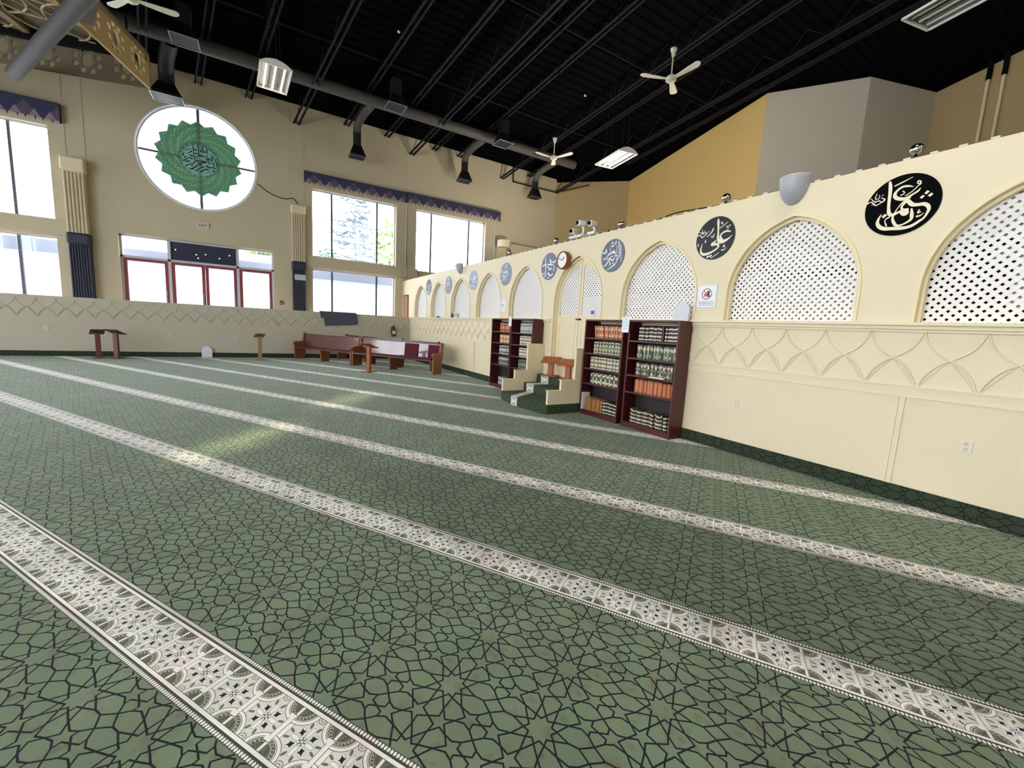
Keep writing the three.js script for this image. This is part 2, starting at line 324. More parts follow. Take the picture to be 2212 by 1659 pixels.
// the far outer wall
const CIRC = [-1.76, 7.02, 1.74];
const WIN = [  // x0, x1, y0, y1, mullions
  [1.87, 5.32, 4.12, 6.8, [2.65, 4.51]], [6.25, 9.82, 4.02, 6.8, [7.02, 8.97]], [-9.1, -5.57, 4.28, 7.1, [-8.2, -6.46]], [-13.2, -9.7, 4.28, 7.1, [-12.3, -10.6]],
  [1.86, 5.31, 0.9, 3.63, [2.65, 4.51]], [6.25, 9.82, 0.9, 3.63, [7.02, 8.97]], [-9.1, -5.57, 0.9, 3.75, [-8.2, -6.47]], [-13.2, -9.7, 0.9, 3.75, [-12.3, -10.6]],
];
{
  const sh = shapeOf([[-14.3, 0], [14.1, 0], [14.1, 10.1], [-14.3, 10.1]]);
  for (const [a, b, c, d] of WIN) sh.holes.push(pathOf(rectPts(a, b, c, d)));
  sh.holes.push(pathOf(rectPts(-4.1, 0.48, 0.02, 4.11)));
  const c = new THREE.Path(); c.absarc(CIRC[0], CIRC[1], CIRC[2], 0, Math.PI * 2, true); sh.holes.push(c);
  struct('wall_far', onFar(extrude(sh, 0.28, 0, 48), ZO, 0.28), M.beige);
  WIN.forEach(([a, b, c0, d, mul], i) => {
    const w = structGroup('window_' + (i + 1)), zf = ZO - 0.2;
    part('window_frame', merge([lim(a, b, c0, c0 + 0.05, zf - 0.05, zf + 0.03), lim(a, b, d - 0.05, d, zf - 0.05, zf + 0.03), lim(a, a + 0.05, c0, d, zf - 0.05, zf + 0.03), lim(b - 0.05, b, c0, d, zf - 0.05, zf + 0.03)]), M.frameGrey, w);
    for (const m of mul) part('mullion', lim(m - 0.036, m + 0.036, c0 + 0.05, d - 0.05, zf - 0.05, zf + 0.04), M.mullion, w);
    const xs = [a, ...mul, b];
    for (let k = 0; k < xs.length - 1; k++) part('pane', new THREE.PlaneGeometry(xs[k + 1] - xs[k] - 0.06, d - c0 - 0.1).translate((xs[k] + xs[k + 1]) / 2, (c0 + d) / 2, zf), M.glass, w);
    part('window_sill', lim(a - 0.03, b + 0.03, c0 - 0.03, c0, ZO - 0.2, ZO + 0.03), M.creamTrim, w);
  });
  // bands between upper and lower windows, ledge over the entrance, bulkhead on the right
  let n = M.trims;
  for (const g of [lim(1.62, 6.3, 3.66, 4.09, ZO - 0.001, ZO + 0.12), lim(-13.4, -5.28, 3.8, 4.26, ZO - 0.001, ZO + 0.12), lim(-4.74, 1.13, 4.13, 4.2, ZO - 0.001, ZO + 0.05), lim(11.1, 14.1, 4.9, 5.9, ZO - 0.001, ZO + 0.4)]) struct('trim_' + (++n), g, M.beige);
  for (const x of [-4.75, -5.2, 1.1, 1.6, 5.72, 10.8]) struct('trim_' + (++n), lim(x - 0.014, x + 0.014, x < 2 ? 6.1 : 7.4, 9.74, ZO - 0.001, ZO + 0.012), M.beige);
  M.trims = n;
}
// round window: white rim, cross bars, panes
{
  const w = structGroup('window_' + (WIN.length + 1)), [cx, cy, R] = CIRC;
  const ring = new THREE.Shape(); ring.absarc(cx, cy, R + 0.03, 0, Math.PI * 2); const h = new THREE.Path(); h.absarc(cx, cy, R - 0.045, 0, Math.PI * 2, true); ring.holes.push(h);
  part('window_frame', onFar(extrude(ring, 0.1, 0.01, 64), ZO - 0.06, 0.1), M.frameGrey, w);
  const lin = new THREE.Shape(); lin.absarc(cx, cy, R + 0.035, 0, Math.PI * 2); const h2 = new THREE.Path(); h2.absarc(cx, cy, R - 0.005, 0, Math.PI * 2, true); lin.holes.push(h2);
  part('reveal', onFar(extrude(lin, 0.285, 0, 64), ZO + 0.012, 0.285), M.white, w);
  part('mullion', lim(cx - 0.045, cx + 0.045, cy - R, cy + R, ZO - 0.16, ZO - 0.11), M.mullion, w);
  part('mullion', lim(cx - R, cx + R, cy - 0.035, cy + 0.035, ZO - 0.16, ZO - 0.11), M.mullion, w);
  for (let k = 0; k < 4; k++) part('pane', new THREE.CircleGeometry(R - 0.02, 24, k * Math.PI / 2, Math.PI / 2).translate(cx, cy, ZO - 0.17), M.glass, w);
}
// entrance: transoms over three bays of red-framed glass doors
{
  const w = structGroup('window_' + (WIN.length + 2)), z = ZO - 0.18;
  const xs = [-4.08, -2.78, -0.72, 0.46];
  part('window_frame', merge([lim(-4.1, 0.48, 4.05, 4.11, z - 0.05, z + 0.05), lim(-4.1, 0.48, 3.34, 3.41, z - 0.05, z + 0.05), ...xs.map((x) => lim(x - 0.045, x + 0.045, 0.02, 4.08, z - 0.05, z + 0.05))]), M.frameGrey, w);
  part('transom_pane', new THREE.PlaneGeometry(1.2, 0.62).translate((xs[0] + xs[1]) / 2, 3.73, z), M.glass, w);
  part('transom_pane', new THREE.PlaneGeometry(1.08, 0.62).translate((xs[2] + xs[3]) / 2, 3.73, z), M.glass, w);
  const tp = part('transom_panel', lim(xs[1] + 0.045, xs[2] - 0.045, 3.41, 4.05, z - 0.02, z), mat('#1b2440', 0.5), w);
  const bulb = new THREE.MeshStandardMaterial({ color: 0xffffff, emissive: 0xffffff, emissiveIntensity: 1.2 });
  for (const [x, y] of [[-2.6, 3.78], [-2.0, 3.68], [-1.72, 3.72], [-1.3, 3.63], [-0.98, 3.78], [-1.95, 3.56]]) part('spot_lamp', cyl(0.022, 0.022, 0.01, 0, 0, 0, 10).rotateX(Math.PI / 2).translate(x, y, z + 0.005), bulb, tp);
  const leaf = (n, a, b) => {
    const d = structGroup('door_' + n), f = 0.1;
    part('door_leaf', merge([lim(a, b, 3.24, 3.335, z - 0.03, z + 0.03), lim(a, b, 0.02, 0.25, z - 0.03, z + 0.03), lim(a, a + f, 0.25, 3.24, z - 0.03, z + 0.03), lim(b - f, b, 0.25, 3.24, z - 0.03, z + 0.03)]), M.redFrame, d);
    part('pane', new THREE.PlaneGeometry(b - a - 2 * f, 2.99).translate((a + b) / 2, 1.745, z), M.glass, d);
    part('door_handle', merge([lim(b - f + 0.03, b - f + 0.05, 1.9, 2.3, z + 0.05, z + 0.07), lim(b - f + 0.03, b - f + 0.05, 1.92, 1.94, z + 0.02, z + 0.06), lim(b - f + 0.03, b - f + 0.05, 2.26, 2.28, z + 0.02, z + 0.06)]), M.metal, d);
  };
  leaf(1, -4.035, -2.825); leaf(2, -2.735, -1.755); leaf(3, -1.745, -0.765); leaf(4, -0.675, 0.415);
}
// walls round the back and sides of the hall, some of them outside the picture
const C0 = [14.05, ZO], C1 = [17.72, -17.65], C2 = [17.85, -10.55], C3 = [20.75, -8.2], C4 = [24.5, -7.25];
{
  const out = (name, a, b, y, m) => { const d = V(b[0] - a[0], 0, b[1] - a[1]), L = d.length(), g = box(L + 0.004, y, 0.25, L / 2, y / 2, -0.125); g.rotateY(-Math.atan2(d.z, d.x)).translate(a[0], 0, a[1]); return struct(name, g, m); };
  out('wall_far_corner', C0, C1, 11, M.tanWall);
  out('wall_side_mustard', C1, C2, 12.6, M.mustard);
  out('wall_side_angled', C2, C3, 13, M.stone);
  out('wall_side_return', C3, C4, 13.2, M.stone);
  out('wall_side_end', C4, [24.5, 8], 16, M.tanWall);
  {   // back wall with one narrow high window
    const sh = shapeOf([[-14.3, 0], [24.7, 0], [24.7, 16], [-14.3, 16]]), sx = -9.62;
    for (const [y0, y1] of [[9.4, 10.35], [11.15, 12.2]]) sh.holes.push(pathOf(rectPts(sx - 0.28, sx + 0.28, y0, y1)));
    struct('wall_back', extrude(sh, 0.1).translate(0, 0, 8), M.beige);
  }
  // left wall with tall windows
  const sh = shapeOf([[-8.2, 0], [-ZO + 0.2, 0], [-ZO + 0.2, 10], [-8.2, 15.9]]);
  const holes = [[-6.5, -2.8], [-1.8, 1.9], [2.9, 6.6], [7.6, 11.3], [13.6, 18.9]];
  for (const [a, b] of holes) { sh.holes.push(pathOf(rectPts(a, b, 0.9, 3.7))); if (a < 13) sh.holes.push(pathOf(rectPts(a, b, 4.2, 7.1))); }
  struct('wall_left', onSide(extrude(sh, 0.28), -14.28), M.beige);
  holes.forEach(([a, b], i) => {
    const w = structGroup('window_' + (WIN.length + 3 + i));
    for (const [y0, y1] of a < 13 ? [[0.9, 3.7], [4.2, 7.1]] : [[0.9, 3.7]]) {
      part('window_frame', merge([lim(-14.2, -14.12, y0, y0 + 0.05, -b, -a), lim(-14.2, -14.12, y1 - 0.05, y1, -b, -a), ...[a + 0.025, a + (b - a) / 4, b - (b - a) / 4, b - 0.025].map((s) => lim(-14.2, -14.12, y0, y1, -s - 0.025, -s + 0.025))]), M.frameGrey, w);
      part('pane', new THREE.PlaneGeometry(b - a, y1 - y0).rotateY(Math.PI / 2).translate(-14.16, (y0 + y1) / 2, -(a + b) / 2), M.glass, w);
    }
  });
}
// sloping ceiling: ribbed steel deck
{
  const g = [], z0 = ZO - 0.25, z1 = 8.2, n = 92;
  const prof = []; for (let k = 0; k < n; k++) { const z = z0 + (z1 - z0) * k / n, s = (z1 - z0) / n; prof.push([z, 0], [z + s * 0.5, 0], [z + s * 0.58, 0.06], [z + s * 0.92, 0.06]); }
  const top = prof.map(([z, h]) => [z, ceilY(z) + h]);
  const sh = shapeOf([...top, [z1, ceilY(z1) + 0.3], [z0, ceilY(z0) + 0.3]].map(([z, y]) => [-z, y]));
  struct('ceiling', onSide(extrude(sh, 40), -14.6), M.deck);
  // black angle along the head of the side walls
  const edge = (a, b) => bar(V(a[0], ceilY(a[1]) - 0.02, a[1]), V(b[0], ceilY(b[1]) - 0.02, b[1]), 0.12, 0.2);
  struct('trim_' + (++M.trims), merge([edge(C0, C1), edge(C1, C2), edge(C2, C3), edge(C3, C4), edge(C4, [24.5, 7.9])]), M.deck);
}
// ---------------------------------------------------------------- lattice screens in the arches
const BAR = 0.0335, STEP = 0.08;
// inside test and clipping of the 45-degree laths by the arch
function inArch(s, y, c, h, y0, y1, y2) {
  if (y < y0 || y > y2 || Math.abs(s - c) > h) return false;
  if (y <= y1) return true;
  const d = y2 - y1, R = (h * h + d * d) / (2 * h), cx = h - R;
  return Math.hypot(Math.abs(s - c) - cx, y - y1) <= R;
}
function laths(c, h, y0, y1, y2, inside) {
  const out = [[], []];
  for (const dir of [0, 1]) for (let o = -4; o <= 4; o += STEP) {
    let a = null, b = null;
    for (let t = 0; t <= 1.6; t += 0.006) {
      const y = y0 + t, s = c + o + (dir ? t : -t);
      if (inside(s, y)) { a ??= [s, y]; b = [s, y]; }
    }
    if (a && Math.hypot(b[0] - a[0], b[1] - a[1]) > 0.04) out[dir].push([a, b]);
  }
  return out;
}
function lathGeo(a, b, x) {
  const L = Math.hypot(b[0] - a[0], b[1] - a[1]) + 0.03, g = box(0.003, L, BAR);
  g.rotateX(-Math.atan2(b[0] - a[0], b[1] - a[1])); return g.translate(x, (a[1] + b[1]) / 2, -(a[0] + b[0]) / 2);
}
const XL = XP + 0.118;
const ARCH_WORDS = ['half in view at the right edge of the picture', 'between the two largest dark discs', 'above the pair of bookcases nearest the camera', 'above the far pair of bookcases, next to the door', 'second from the wooden clock towards the far wall', 'third from the wooden clock towards the far wall', 'second from the far end of the arched wall', 'narrowest looking, nearest the far doorway'];
ARCH.forEach((s, i) => {
  const t = thing('lattice_screen', 'white lattice in the pointed arch ' + ARCH_WORDS[i], 'lattice', [0, 0, 0], 0, 'lattice screens of the arches');
  const [p, q] = laths(s, 0.765, SILL, 2.2, 3.14, (a, b) => inArch(a, b, s, 0.755, SILL, 2.2, 3.12));
  if (i < 3) {
    for (const [a, b] of p) part('lath', lathGeo(a, b, XL), M.lattice, t);
    for (const [a, b] of q) part('lath', lathGeo(a, b, XL + 0.0031), M.lattice, t);
  } else {
    const o = part('laths', merge([...p.map(([a, b]) => lathGeo(a, b, XL)), ...q.map(([a, b]) => lathGeo(a, b, XL + 0.0031))]), M.lattice, t); o.userData.kind = 'stuff';
  }
  // sheets behind the laths, not covering all of the opening, and a black curtain behind them
  const bs = i === 1 ? [[s - 0.78, s + 0.42, SILL, 2.38], [s - 0.78, s + 0.3, 2.5, 3.12], [s + 0.3, s + 0.62, SILL, 2.5]]
    : i === 0 ? [[s - 0.78, s + 0.78, 2.62, 3.14], [s - 0.78, s + 0.35, 2.42, 2.55], [s - 0.5, s + 0.2, 2.0, 2.4]]
      : i === 2 ? [[s - 0.78, s + 0.6, 2.42, 3.12], [s - 0.78, s + 0.25, SILL, 2.3], [s + 0.25, s + 0.78, 2.07, 2.3]]
        : [[s - 0.78, s + 0.78, SILL, 3.13]];
  bs.forEach(([a, b, c, d]) => part('backing_sheet', lim(XL + 0.035, XL + 0.04, c, d, -b, -a), i > 2 ? M.paleSheet : M.board, t));
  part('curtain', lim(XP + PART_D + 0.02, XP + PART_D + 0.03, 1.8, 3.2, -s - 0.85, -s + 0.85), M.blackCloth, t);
});
// ---------------------------------------------------------------- the pointed door behind the steps
{
  const t = thing('arched_door', 'cream double door with white lattice top in the pointed arch behind the carpeted steps', 'door');
  const s = DOOR_S, x = XP + 0.1;
  for (const sg of [-1, 1]) {
    const leaf = new THREE.Group(); leaf.name = 'door_leaf'; t.add(leaf);
    const a = archPts(s, 0.74, 0.575, 2.2, 3.11, 20).filter((p) => sg * (p[0] - s) >= -0.001).map((p) => [p[0], p[1]]);
    const pts = sg > 0 ? [[s + 0.006, 0.575], ...a.filter((p) => p[0] > s + 0.01), [s + 0.006, 3.1]] : [[s - 0.006, 3.1], ...a.filter((p) => p[0] < s - 0.01 && p[1] > 0.6), [s - 0.74, 0.575], [s - 0.006, 0.575]];
    const sh = shapeOf(pts);
    const inner = archPts(s, 0.66, 1.93, 2.25, 2.98, 20).filter((p) => sg * (p[0] - s) > 0.07);
    const ip = sg > 0 ? [[s + 0.075, 1.93], ...inner.filter((p) => p[1] > 1.9 && p[0] > s + 0.08), [s + 0.075, 2.86]] : [[s - 0.075, 2.86], ...inner.filter((p) => p[0] < s - 0.08 && p[1] > 1.94), [s - 0.66, 1.93], [s - 0.075, 1.93]];
    sh.holes.push(pathOf(ip));
    part('frame', onSide(extrude(sh, 0.04), x), M.cream, leaf);
    part('panel_bead', merge([lim(x - 0.008, x, 0.75, 0.77, -s - sg * 0.37 - 0.28, -s - sg * 0.37 + 0.28), lim(x - 0.008, x, 1.74, 1.76, -s - sg * 0.37 - 0.28, -s - sg * 0.37 + 0.28), lim(x - 0.008, x, 0.75, 1.76, -s - sg * 0.37 - 0.28, -s - sg * 0.37 - 0.26), lim(x - 0.008, x, 0.75, 1.76, -s - sg * 0.37 + 0.26, -s - sg * 0.37 + 0.28)]), M.creamTrim, leaf);
    const ins = (a, b) => sg * (a - s) > 0.07 && inArch(a, b, s, 0.67, 1.925, 2.25, 2.99);
    const [p, q] = laths(s, 0.7, 1.925, 2.25, 2.99, ins);
    for (const [a, b] of p) part('lath', lathGeo(a, b, x + 0.018), M.lattice, leaf);
    for (const [a, b] of q) part('lath', lathGeo(a, b, x + 0.0211), M.lattice, leaf);
  }
  part('latch', merge([lim(x - 0.03, x, 1.83, 1.86, -s - 0.06, -s + 0.06), cyl(0.018, 0.018, 0.06, 0, 0, 0, 12).rotateZ(Math.PI / 2).translate(x - 0.03, 1.845, -s + 0.07)]), mat('#3a3026', 0.4, { metalness: 0.7 }), t);
  part('backing_sheet', lim(x + 0.07, x + 0.075, 1.9, 2.3, -s - 0.1, -s + 0.7), M.board, t);
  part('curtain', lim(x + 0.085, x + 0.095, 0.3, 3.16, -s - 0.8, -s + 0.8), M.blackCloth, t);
}
// ---------------------------------------------------------------- lettered discs
const CAL_RIGHT = [[-41,84,7,-38,69,10,-36,46,10,-35,17,9,-33,-6,9,-29,-23,11,-21,-29,10,-12,-26,9,-3,-22,7,3,-20,8],[24,54,2,11,59,6,-4,60,7,-16,52,7,-22,41,9,-19,29,11,-6,21,11,8,19,10,16,23,8,27,30,6,38,37,6,43,45,2],[35,53,3,24,40,3,7,29,3],[33,62,3,34,69,4,40,67,4,41,58,4,36,61,3],[40,57,3,35,53,3],[-26,68,4,-3,77,4,18,86,2],[-2,46,3,3,40,3,1,36,3,-5,33,4],[20,20,5,3,8,4,-8,-8,3,-15,-23,3],[15,14,8,21,4,12,30,-5,12,44,-8,10,59,-9,11,69,-17,11,73,-28,9,70,-41,7,64,-54,6,52,-64,8,37,-74,9,21,-78,10,3,-77,12,-15,-75,11,-37,-72,12,-50,-64,12,-58,-51,10,-57,-36,7,-51,-21,2],[29,-19,5,32,-38,10,32,-52,8,22,-61,6,8,-67,5,-4,-67,8,-13,-55,9,-18,-38,6,-15,-28,4],[3,-23,11,10,-30,14,15,-29,16,17,-23,10],[18,-18,8,8,-17,7,2,-10,6,5,1,7,14,10,8],[60,34,4,61,27,12,62,22,4],[50,22,4,51,15,11,52,9,4],[71,24,4,71,17,12,72,11,4],[-43,-21,4,-42,-28,14,-41,-35,4],[49,-26,4,47,-35,4,53,-33,4],[46,-46,6,54,-45,4,62,-37,1],[-28,-35,5,-35,-39,4,-38,-45,3,-32,-63,5],[-97,24,4,-86,28,3,-72,14,4,-61,18,3,-48,28,4,-59,37,2],[-73,54,2,-75,37,3,-66,35,2,-65,47,2],[-88,40,2,-77,28,3,-67,28,2,-52,22,3,-47,31,2],[-58,43,2,-54,46,2],[-83,18,2,-72,25,2,-62,29,3]];
const CAL_SECOND = [[7,90,3,9,75,12,12,49,9,15,17,9,16,-3,12,23,-16,15,35,-22,16,53,-19,13,71,-11,7,86,1,2],[76,19,5,60,24,9,42,21,8,30,12,8,28,1,10,36,-11,12,43,-19,11],[9,-11,3,-1,-19,10,-11,-28,14,4,-29,12,19,-31,12,23,-43,8,13,-52,8,-6,-62,9,-30,-69,12,-52,-70,13,-66,-61,11,-70,-45,8,-64,-16,2],[-28,-79,4,-28,-84,14,-28,-90,4],[-13,-76,4,-13,-82,14,-12,-88,4],[-8,-92,3,28,-72,3],[20,43,4,57,64,3],[25,71,4,30,62,5,34,69,2],[53,45,4,62,43,5,61,33,3],[70,53,3,70,48,8,70,43,3],[-44,12,3,-28,24,5,-17,37,6,-14,46,7],[-35,40,3,-35,36,7,-32,31,3],[-19,10,5,-12,7,5,-5,20,4],[-49,-11,8,-48,0,2],[-87,-26,6,-88,-11,1],[53,-37,4,49,-46,5,59,-46,3],[43,-61,6,55,-60,4,63,-52,2],[-95,25,5,-81,26,4,-72,14,5,-58,19,4,-45,32,3],[-73,54,2,-69,34,4,-57,45,2],[-86,42,3,-65,30,4,-51,36,3,-46,24,3]];
const CAL_THIRD = [[63,57,6,69,2,6,74,-44,3],[45,77,9,52,34,6,55,-3,6,50,-19,8,40,-26,10,38,-39,5,26,-54,7,2,-67,7,-41,-83,3],[15,-15,7,10,-28,8,-3,-28,7,-17,-19,9,-35,-32,8,-56,-52,9,-71,-57,7],[-19,60,7,-6,57,8,6,62,6,20,72,7,21,80,11],[-24,51,4,-20,22,4],[13,26,11,0,23,10,-16,14,9,-34,12,10,-46,-2,6,-65,-12,7,-83,-15,5],[3,17,9,23,13,9],[25,-3,11,38,-6,9],[-19,-39,8,-19,-56,7],[8,-43,6,8,-48,9,9,-52,5],[-11,76,11,-6,78,11],[-64,44,9,-58,30,11,-76,23,8,-90,28,6],[30,60,4,36,6,4],[-48,-20,6,-14,-7,4,3,-2,6]];
const CAL_FOURTH = [[-51,68,9,-46,19,9,-41,-39,9],[10,46,16,24,24,14,7,12,11,-17,19,8],[1,12,11,49,8,9],[80,38,7,70,27,11,41,27,11],[-30,2,7,-9,-5,9,11,-24,13,34,-16,9],[-77,10,14,-60,17,9,-32,16,7],[-80,-51,9,-47,-47,8,-30,-62,8,-53,-74,9],[-7,-49,14,10,-64,14,34,-69,11,56,-59,8],[67,1,7,62,-36,11],[-18,-86,7,12,-86,7]];
const CAL_WINDOW = [[-31,77,4,-28,62,5,-28,38,4,-25,10,4,-21,-6,4,-26,-18,5,-47,-29,4,-67,-43,6],[-7,82,6,-5,64,3,-3,41,3],[14,84,4,17,69,5,17,46,4],[38,74,4,37,60,5,38,43,3],[-19,57,9,-15,58,7],[5,60,7,8,56,8],[25,55,9,31,55,7],[-67,42,3,-54,51,3,-34,59,2],[-57,30,3,-47,36,4,-38,45,7],[-80,14,7,-72,30,2],[-69,4,7,-68,11,2],[-20,36,6,-12,38,5,3,30,7,20,30,6,2,26,4,-20,16,4],[-45,24,6,-37,18,6,-26,19,3],[-81,-16,4,-76,-16,5,-59,-1,4,-45,7,5,-36,2,6],[-65,-18,7,-51,-15,7],[-14,-3,6,-8,-2,4,14,-2,7,31,-2,9,15,-8,5,-7,-25,5,-29,-47,7,-43,-57,7,-50,-54,3],[-14,-6,4,2,-18,6,9,-27,6],[-40,-36,7,-35,-35,7],[-24,-59,4,-16,-59,6,-2,-44,4,10,-37,5,23,-30,4],[-1,-60,4,5,-61,6,22,-47,5,33,-42,7,43,-46,5],[46,50,2,62,41,4,77,20,5,84,-2,6,85,-18,4],[28,36,4,30,20,4,39,11,5,48,26,4,54,17,6,61,15,7],[40,39,4,39,16,4],[62,38,5,61,15,5],[45,11,3,44,-10,4],[68,2,6,71,-18,4],[34,-23,9,47,-30,7,61,-25,5,73,-28,8],[62,-45,7,69,-45,8],[52,-4,2,63,-2,2],[26,-63,2,56,-52,2]];
function brush(x, strokes, colour) {
  x.fillStyle = colour;
  for (const f of strokes) {
    const P = []; for (let i = 0; i < f.length; i += 3) P.push(V(f[i], f[i + 1], f[i + 2]));
    if (P.length === 2) P.splice(1, 0, P[0].clone().lerp(P[1], 0.5));
    if (P.length === 3 && P[1].z > 2 * P[0].z && P[0].distanceTo(P[2]) < 20) {   // a reed-pen dot: a lozenge
      const h = P[1].z * 0.56; x.beginPath(); x.moveTo(P[1].x - h, P[1].y - 0.2 * h); x.lineTo(P[1].x + 0.1 * h, P[1].y + 0.95 * h); x.lineTo(P[1].x + h, P[1].y + 0.2 * h); x.lineTo(P[1].x - 0.1 * h, P[1].y - 0.95 * h); x.fill(); continue;
    }
    const c = new THREE.CatmullRomCurve3(P, false, 'centripetal'), n = 14 * P.length;
    let prev = null;
    for (let k = 0; k <= n; k++) {
      const p = c.getPoint(k / n), r = Math.max(0.6, p.z * 0.5);
      x.beginPath(); x.arc(p.x, p.y, r, 0, 7); x.fill();
      if (prev && Math.hypot(p.x - prev.x, p.y - prev.y) > r * 0.5) { x.lineWidth = Math.min(r, prev.z * 0.5) * 2; x.strokeStyle = colour; x.beginPath(); x.moveTo(prev.x, prev.y); x.lineTo(p.x, p.y); x.stroke(); }
      prev = p;
    }
  }
}
function discMap(strokes, ground, ink, size) {
  return texture(canvas(size, size, (x, w) => { x.fillStyle = ground; x.fillRect(0, 0, w, w); x.setTransform(w / 200, 0, 0, -w / 200, w / 2, w / 2); brush(x, strokes, ink); }));
}
const DISCS = [   // s, height, letters, ground, ink, size, words
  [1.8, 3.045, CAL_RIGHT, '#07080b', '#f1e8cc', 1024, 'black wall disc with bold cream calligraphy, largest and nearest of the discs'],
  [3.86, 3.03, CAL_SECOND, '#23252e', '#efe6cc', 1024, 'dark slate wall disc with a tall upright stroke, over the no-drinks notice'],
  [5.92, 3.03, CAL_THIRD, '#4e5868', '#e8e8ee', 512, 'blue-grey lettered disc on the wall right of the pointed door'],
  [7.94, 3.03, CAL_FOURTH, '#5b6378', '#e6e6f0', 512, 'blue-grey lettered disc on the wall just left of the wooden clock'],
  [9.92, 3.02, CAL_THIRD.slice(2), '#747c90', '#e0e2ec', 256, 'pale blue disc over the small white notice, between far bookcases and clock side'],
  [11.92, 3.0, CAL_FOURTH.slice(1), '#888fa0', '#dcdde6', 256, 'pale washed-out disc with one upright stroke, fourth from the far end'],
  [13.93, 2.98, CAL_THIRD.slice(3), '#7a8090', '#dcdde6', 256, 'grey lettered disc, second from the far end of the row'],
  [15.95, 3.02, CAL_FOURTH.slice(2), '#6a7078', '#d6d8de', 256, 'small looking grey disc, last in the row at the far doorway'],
];
for (const [s, y, st, ground, ink, size, words] of DISCS) {
  const t = thing('lettered_disc', words, 'plaque', [XP, y, -s], 0, 'lettered discs between the arches');
  part('face', new THREE.CircleGeometry(0.3, 56).rotateY(-Math.PI / 2).translate(-0.0085, 0, 0), new THREE.MeshPhysicalMaterial({ map: discMap(st, ground, ink, size), roughness: s < 3 ? 0.9 : 0.35, specularIntensity: s < 3 ? 0.15 : s < 5 ? 0.7 : 1 }), t);
  part('board', cyl(0.301, 0.301, 0.008, 0, 0, 0, 56).rotateZ(Math.PI / 2).translate(-0.004, 0, 0), mat(ground, 0.4), t);
}
// ---------------------------------------------------------------- on and along the partition
{
  const t = thing('wall_clock', 'round wooden-rimmed white clock hung beside the point of the door arch', 'clock', [XP, 3.09, -7.33]);
  const lathe = (pts) => new THREE.LatheGeometry(pts.map((p) => new THREE.Vector2(p[0], p[1])), 40).rotateZ(Math.PI / 2);
  part('case', lathe([[0, 0], [0.185, 0], [0.19, 0.03], [0.19, 0.1], [0.18, 0.125], [0.165, 0.125], [0.16, 0.105]]), mat('#8e4a22', 0.35), t);
  part('dial', new THREE.CircleGeometry(0.165, 40).rotateY(-Math.PI / 2).translate(-0.106, 0, 0), new THREE.MeshPhysicalMaterial({ roughness: 0.4, map: texture(canvas(256, 256, (x) => {
    x.fillStyle = '#f4f3ef'; x.fillRect(0, 0, 256, 256); x.strokeStyle = '#333'; x.lineWidth = 3;
    for (let k = 0; k < 12; k++) { const a = k * Math.PI / 6; x.beginPath(); x.moveTo(128 + 100 * Math.cos(a), 128 + 100 * Math.sin(a)); x.lineTo(128 + 114 * Math.cos(a), 128 + 114 * Math.sin(a)); x.stroke(); }
  })) }), t);
  part('hand', lim(-0.115, -0.111, 0, 0.09, -0.006, 0.006).rotateX(0.9), M.black, t);
  part('hand', lim(-0.12, -0.116, 0, 0.13, -0.005, 0.005).rotateX(-1.2), M.black, t);
}
function sconce(s, label) {
  const t = thing('wall_sconce', label, 'lamp', [XP, 3.59, -s]);
  const pts = []; for (let k = 0; k <= 12; k++) { const a = k / 12 * Math.PI / 2; pts.push(new THREE.Vector2(0.175 * Math.sin(a) + 0.001, -0.32 * Math.cos(a))); }
  for (let k = 12; k >= 0; k--) { const a = k / 12 * Math.PI / 2; pts.push(new THREE.Vector2(0.165 * Math.sin(a) + 0.001, -0.31 * Math.cos(a))); }
  part('bowl', new THREE.LatheGeometry(pts, 28, Math.PI, Math.PI), M.grey, t);
  part('rim', new THREE.TorusGeometry(0.17, 0.006, 6, 24, Math.PI).rotateX(Math.PI / 2).rotateY(-Math.PI / 2), M.white, t);
  part('mount', lim(-0.02, 0, -0.3, -0.02, -0.05, 0.05), M.grey, t);
}
sconce(2.86, 'large pale grey half-bowl sconce on top edge above the arch nearest the camera');
sconce(12.9, 'small looking pale half-bowl sconce on the wall top far down the row');
[[1.77, 'silver ball spotlight on the wall top above the nearest black disc'], [3.79, 'silver ball spotlight on the wall top above the dark slate disc'], [5.82, 'silver ball spotlight on the wall top right of the white cameras'], [7.79, 'silver ball spotlight on the wall top left of the white cameras'], [9.85, 'silver ball spotlight on the wall top against the beige corner box'], [13.4, 'small dark ball spotlight on the wall top against the right-hand window']].forEach(([s, label]) => {
  const t = thing('ball_spotlight', label, 'lamp', [XP + 0.05, 3.49, -s], 0, 'ball spotlights along the wall top');
  part('ball', new THREE.SphereGeometry(0.058, 24, 16).translate(0, 0.095, 0), M.chrome, t);
  part('stem', cyl(0.01, 0.018, 0.045, 0, 0.022, 0, 10), M.black, t);
});
// the string of clips along the wall top
{
  const t = thing('light_strip', 'string of small white clips and brown cord along the top of the arched wall', 'light string', [XP, 3.49, 0]);
  part('cord', tube(Array.from({ length: 90 }, (_, k) => V(0.015, 0.006 + 0.004 * Math.sin(k * 2.1), 0.3 - k * 0.22)), 0.006, 180, 5), mat('#5a4a30', 0.6), t);
  part('cable', tube([V(0.04, 0.01, -3.9), V(0.03, 0.035, -4.3), V(0.02, 0.045, -4.6), V(0.03, 0.01, -5)], 0.008, 20, 6), M.black, t);
  const c = rbox(0.03, 0.02, 0.06, 0.006, 0, 0.009, 0);
  for (let k = 0; k < 92; k++) { const o = part('clip', c, M.offwhite, t); o.position.set(0.012, 0, -0.82 - k * 0.2); }
}
